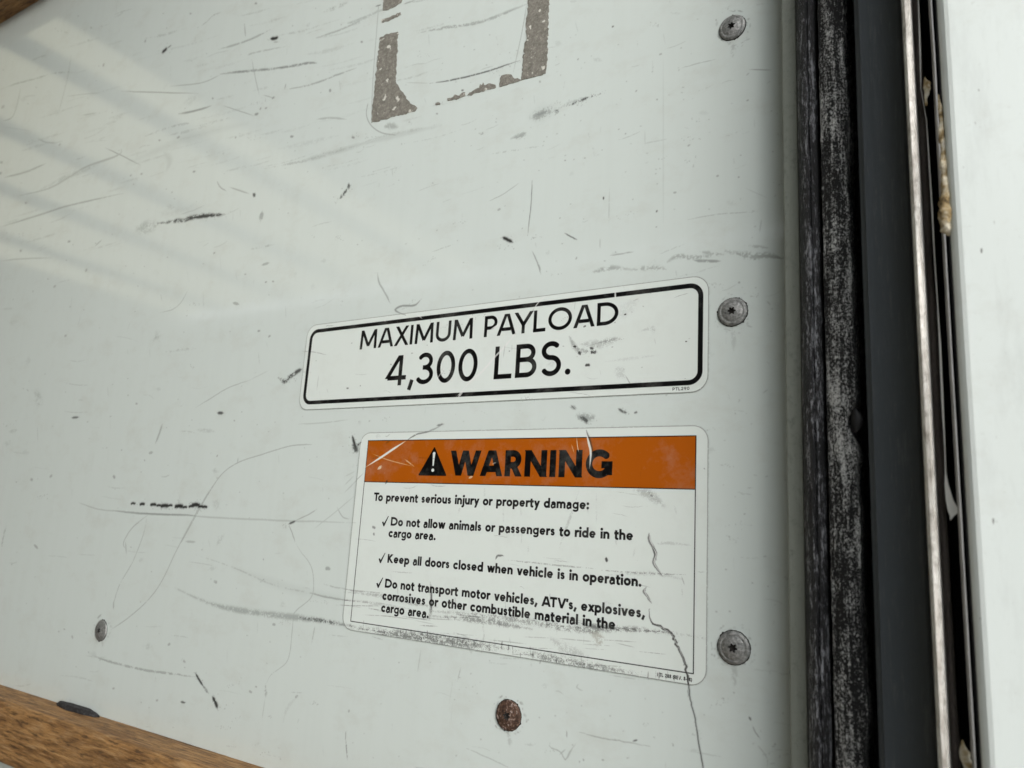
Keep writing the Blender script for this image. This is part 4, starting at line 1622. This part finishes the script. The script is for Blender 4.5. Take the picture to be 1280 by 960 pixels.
# thin torn film standing on edge, wandering; flares out low down
bm = bmesh.new()
film_px = [(1143, -60, .6), (1148, 0, .9), (1150, 60, 1.3), (1151, 110, .5), (1158, 150, .5), (1160, 180, .8), (1165, 260, 1.3), (1168, 320, 1.0), (1172, 380, .8), (1175, 430, 1.5), (1178, 500, 1.6), (1181, 560, .8), (1182, 590, .9), (1183, 605, 2.5), (1187, 625, 5.0), (1192, 639, 7.5), (1190, 645, 2.8), (1188, 650, .4)]
rows = []
for px_, py_, wd in film_px:
    x_, z_ = at(px_, py_, FY - .0430)
    hw = wd * .00026
    rows.append([bm.verts.new((x_ - hw, FY - .0430, z_ + CZ)), bm.verts.new((x_ + hw, FY - .0434, z_ + CZ)), bm.verts.new((x_ + hw, FY - .0426, z_ + CZ)), bm.verts.new((x_ - hw, FY - .0422, z_ + CZ))])
for a_, b_ in zip(rows, rows[1:]):
    for i in range(4):
        bm.faces.new((a_[i], a_[(i + 1) % 4], b_[(i + 1) % 4], b_[i]))
bm.faces.new(rows[0]); bm.faces.new(rows[-1][::-1])
fpart('torn_film', bm, M_FILM)
# grey lip
e0, e1 = X(1187.5, -.044), X(1192.5, -.044)
prof = [(e0, .012), (e0, -.0430), (e0 + .0006, -.0444), (e1 - .0003, -.0442), (e1, -.043), (e1, .012)]
bm = sweep(prof, lambda i, z: (N1(z, 30, 40) * .0002, 0), dz=.005)
fpart('thin_grey_lip', bm, M_GREYLIP)
# black strip standing in for the shaded gap beside the door
f0, f1 = X(1193, -.040), X(1201, -.041)
prof = [(f0, .012)] + [(f0 + (f1 - f0) * t, -.037 - .003 * t - .002 * math.sin(math.pi * t)) for t in (0, .25, .5, .75, 1)] + [(f1 + .004, -.036), (f1 + .004, .012)]
bm = sweep(prof, None, dz=.01)
fpart('gap_shade_strip', bm, M_BLACK)


# yellowed sealant squeezed out of the joint
def blob_path(pts, name, label=None, mat=M_SEAL, yb=-.076):
    bm = bmesh.new()
    rows = []
    n = 14
    P = []
    for i in range(len(pts) - 1):
        for k in range(7):
            t = k / 7
            P.append(tuple(pts[i][j] * (1 - t) + pts[i + 1][j] * t for j in range(3)))
    P.append(pts[-1])
    for i, (px_, py_, wd) in enumerate(P):
        x_, z_ = at(px_, py_, yb)
        r_ = wd * .00018 * (1 + .5 * mn.noise(Vector((i * .21, 2.2, 7))))
        rows.append([bm.verts.new((x_ + r_ * math.cos(2 * math.pi * q / n) * (1 + .45 * mn.noise(Vector((math.cos(q * .449) * 1.3, math.sin(q * .449) * 1.3, i * .23)))),
                                   yb + r_ * .9 * math.sin(2 * math.pi * q / n), z_ + CZ)) for q in range(n)])
    for a_, b_ in zip(rows, rows[1:]):
        for i in range(n):
            bm.faces.new((a_[i], a_[(i + 1) % n], b_[(i + 1) % n], b_[i]))
    bm.faces.new(rows[0]); bm.faces.new(rows[-1][::-1])
    return fpart(name, bm, mat, True, label)


blob_path([(1173, 118, 1), (1175, 135, 4), (1177, 150, 4), (1176, 165, 8), (1179, 180, 6), (1180, 205, 10), (1182, 222, 9), (1184, 240, 13), (1183, 258, 14), (1186, 272, 17), (1184, 283, 16), (1186, 291, 9), (1186, 295, 1)], 'sealant_bead', 'yellowed lumpy sealant squeezed out beside the white door')
blob_path([(1156, 96, .5), (1158, 104, 6), (1159, 112, 7), (1157, 122, 4), (1158, 132, 2)], 'sealant_bead', yb=-.061)
blob_path([(1203, 925, 1), (1205, 940, 7), (1209, 955, 9), (1212, 975, 6), (1212, 990, 1)], 'sealant_bead', yb=-.062)

# ------------------------------------------------------------------ white door panel, nearer than the wall
g0 = at(1199, 480, -.080)[0]
bm = bmesh.new()
add_box(bm, g0, g0 + .62, -.080, -.0605, -.62 + CZ, 1.12 + CZ, .004, 4)
o = obj('white_door', bm, M_DOOR, smooth=False)
tag(o, 'blurred plain white door panel filling the right edge of the photo', 'door')

# ------------------------------------------------------------------ the cargo box round the camera (seen mirrored in the glossy panel)
def plain(name, col, rough=.6, **kw):
    m = NM(name)
    n1 = m.obj_noise(6, 4, .6)
    m.set(Base_Color=m.mix(m.math('MULTIPLY', n1, .3), col, tuple(c * .75 for c in col)), Roughness=rough, **kw)
    return m.m


def roof_skin():
    m = NM('translucent_roof_skin')
    t = m.t
    for n_ in list(t.nodes):
        if n_.type == 'BSDF_PRINCIPLED':
            t.nodes.remove(n_)
    out = [n_ for n_ in t.nodes if n_.type == 'OUTPUT_MATERIAL'][0]
    a_ = t.nodes.new('ShaderNodeBsdfTranslucent')
    a_.inputs[0].default_value = (.42, .385, .26, 1)
    b_ = t.nodes.new('ShaderNodeBsdfDiffuse')
    b_.inputs[0].default_value = (.38, .36, .28, 1)
    mx = t.nodes.new('ShaderNodeMixShader')
    mx.inputs[0].default_value = .35
    t.links.new(a_.outputs[0], mx.inputs[1])
    t.links.new(b_.outputs[0], mx.inputs[2])
    t.links.new(mx.outputs[0], out.inputs[0])
    return m.m


H = 1.20
K = H / .8
roof_z = CZ + H + .03
rr_ = empty('ceiling', (0, 0, roof_z))
tag(rr_, 'translucent cargo roof on cross bows', None, None, 'structure')
M_WHITE_DARK = plain('darkened_white_metal', (.20, .21, .20), .5)  # white paint set dark so unseen surfaces bounce less onto the panel
M_GREY = plain('grey_bow_metal', (.22, .23, .24), .5)
bm = bmesh.new()
v = [bm.verts.new(p) for p in ((-1.27 * K, -2.4, 0), (-1.27 * K, .02, 0), (-4.26, .02, 0), (-4.26, -2.4, 0))]
bm.faces.new(v)
obj('roof_skin', bm, roof_skin(), rr_)
bm = bmesh.new()
add_box(bm, -1.27 * K + .001, .25, -2.4, .02, -.02, .03)
obj('roof_header', bm, M_WHITE_DARK, rr_)
for q in (1.415, 1.775, 2.13, 2.53):
    bm = bmesh.new()
    xc = -q * K
    add_box(bm, xc - .035, xc + .035, -2.38, -.01, -.035, -.003, .006)
    obj('roof_bow', bm, M_GREY, rr_)
bm = bmesh.new()
add_box(bm, -4.2, 2.7, -2.45, -2.42, 0, 2.6)  # unseen extra length past the opening, added to darken the panel's left part
tag(obj('extended_opposite_wall', bm, M_WHITE_DARK), kind='structure')
bm = bmesh.new()
add_box(bm, -4.25, -4.201, -2.419, -.001, .001, CZ + H + .028)
tag(obj('front_wall', bm, M_WHITE_DARK), kind='structure')
bm = bmesh.new()
add_box(bm, -4.2, .10, -2.42, -.002, -.04, -.0)
tag(obj('floor', bm, plain('cargo_floor_wood', (.30, .22, .14), .7)), kind='structure')
bm = bmesh.new()
v = [bm.verts.new(p) for p in ((-60, -60, -.9), (60, -60, -.9), (60, 60, -.9), (-60, 60, -.9))]
bm.faces.new(v)
tag(obj('ground', bm, plain('concrete_yard', (.42, .42, .40), .9)), kind='structure')
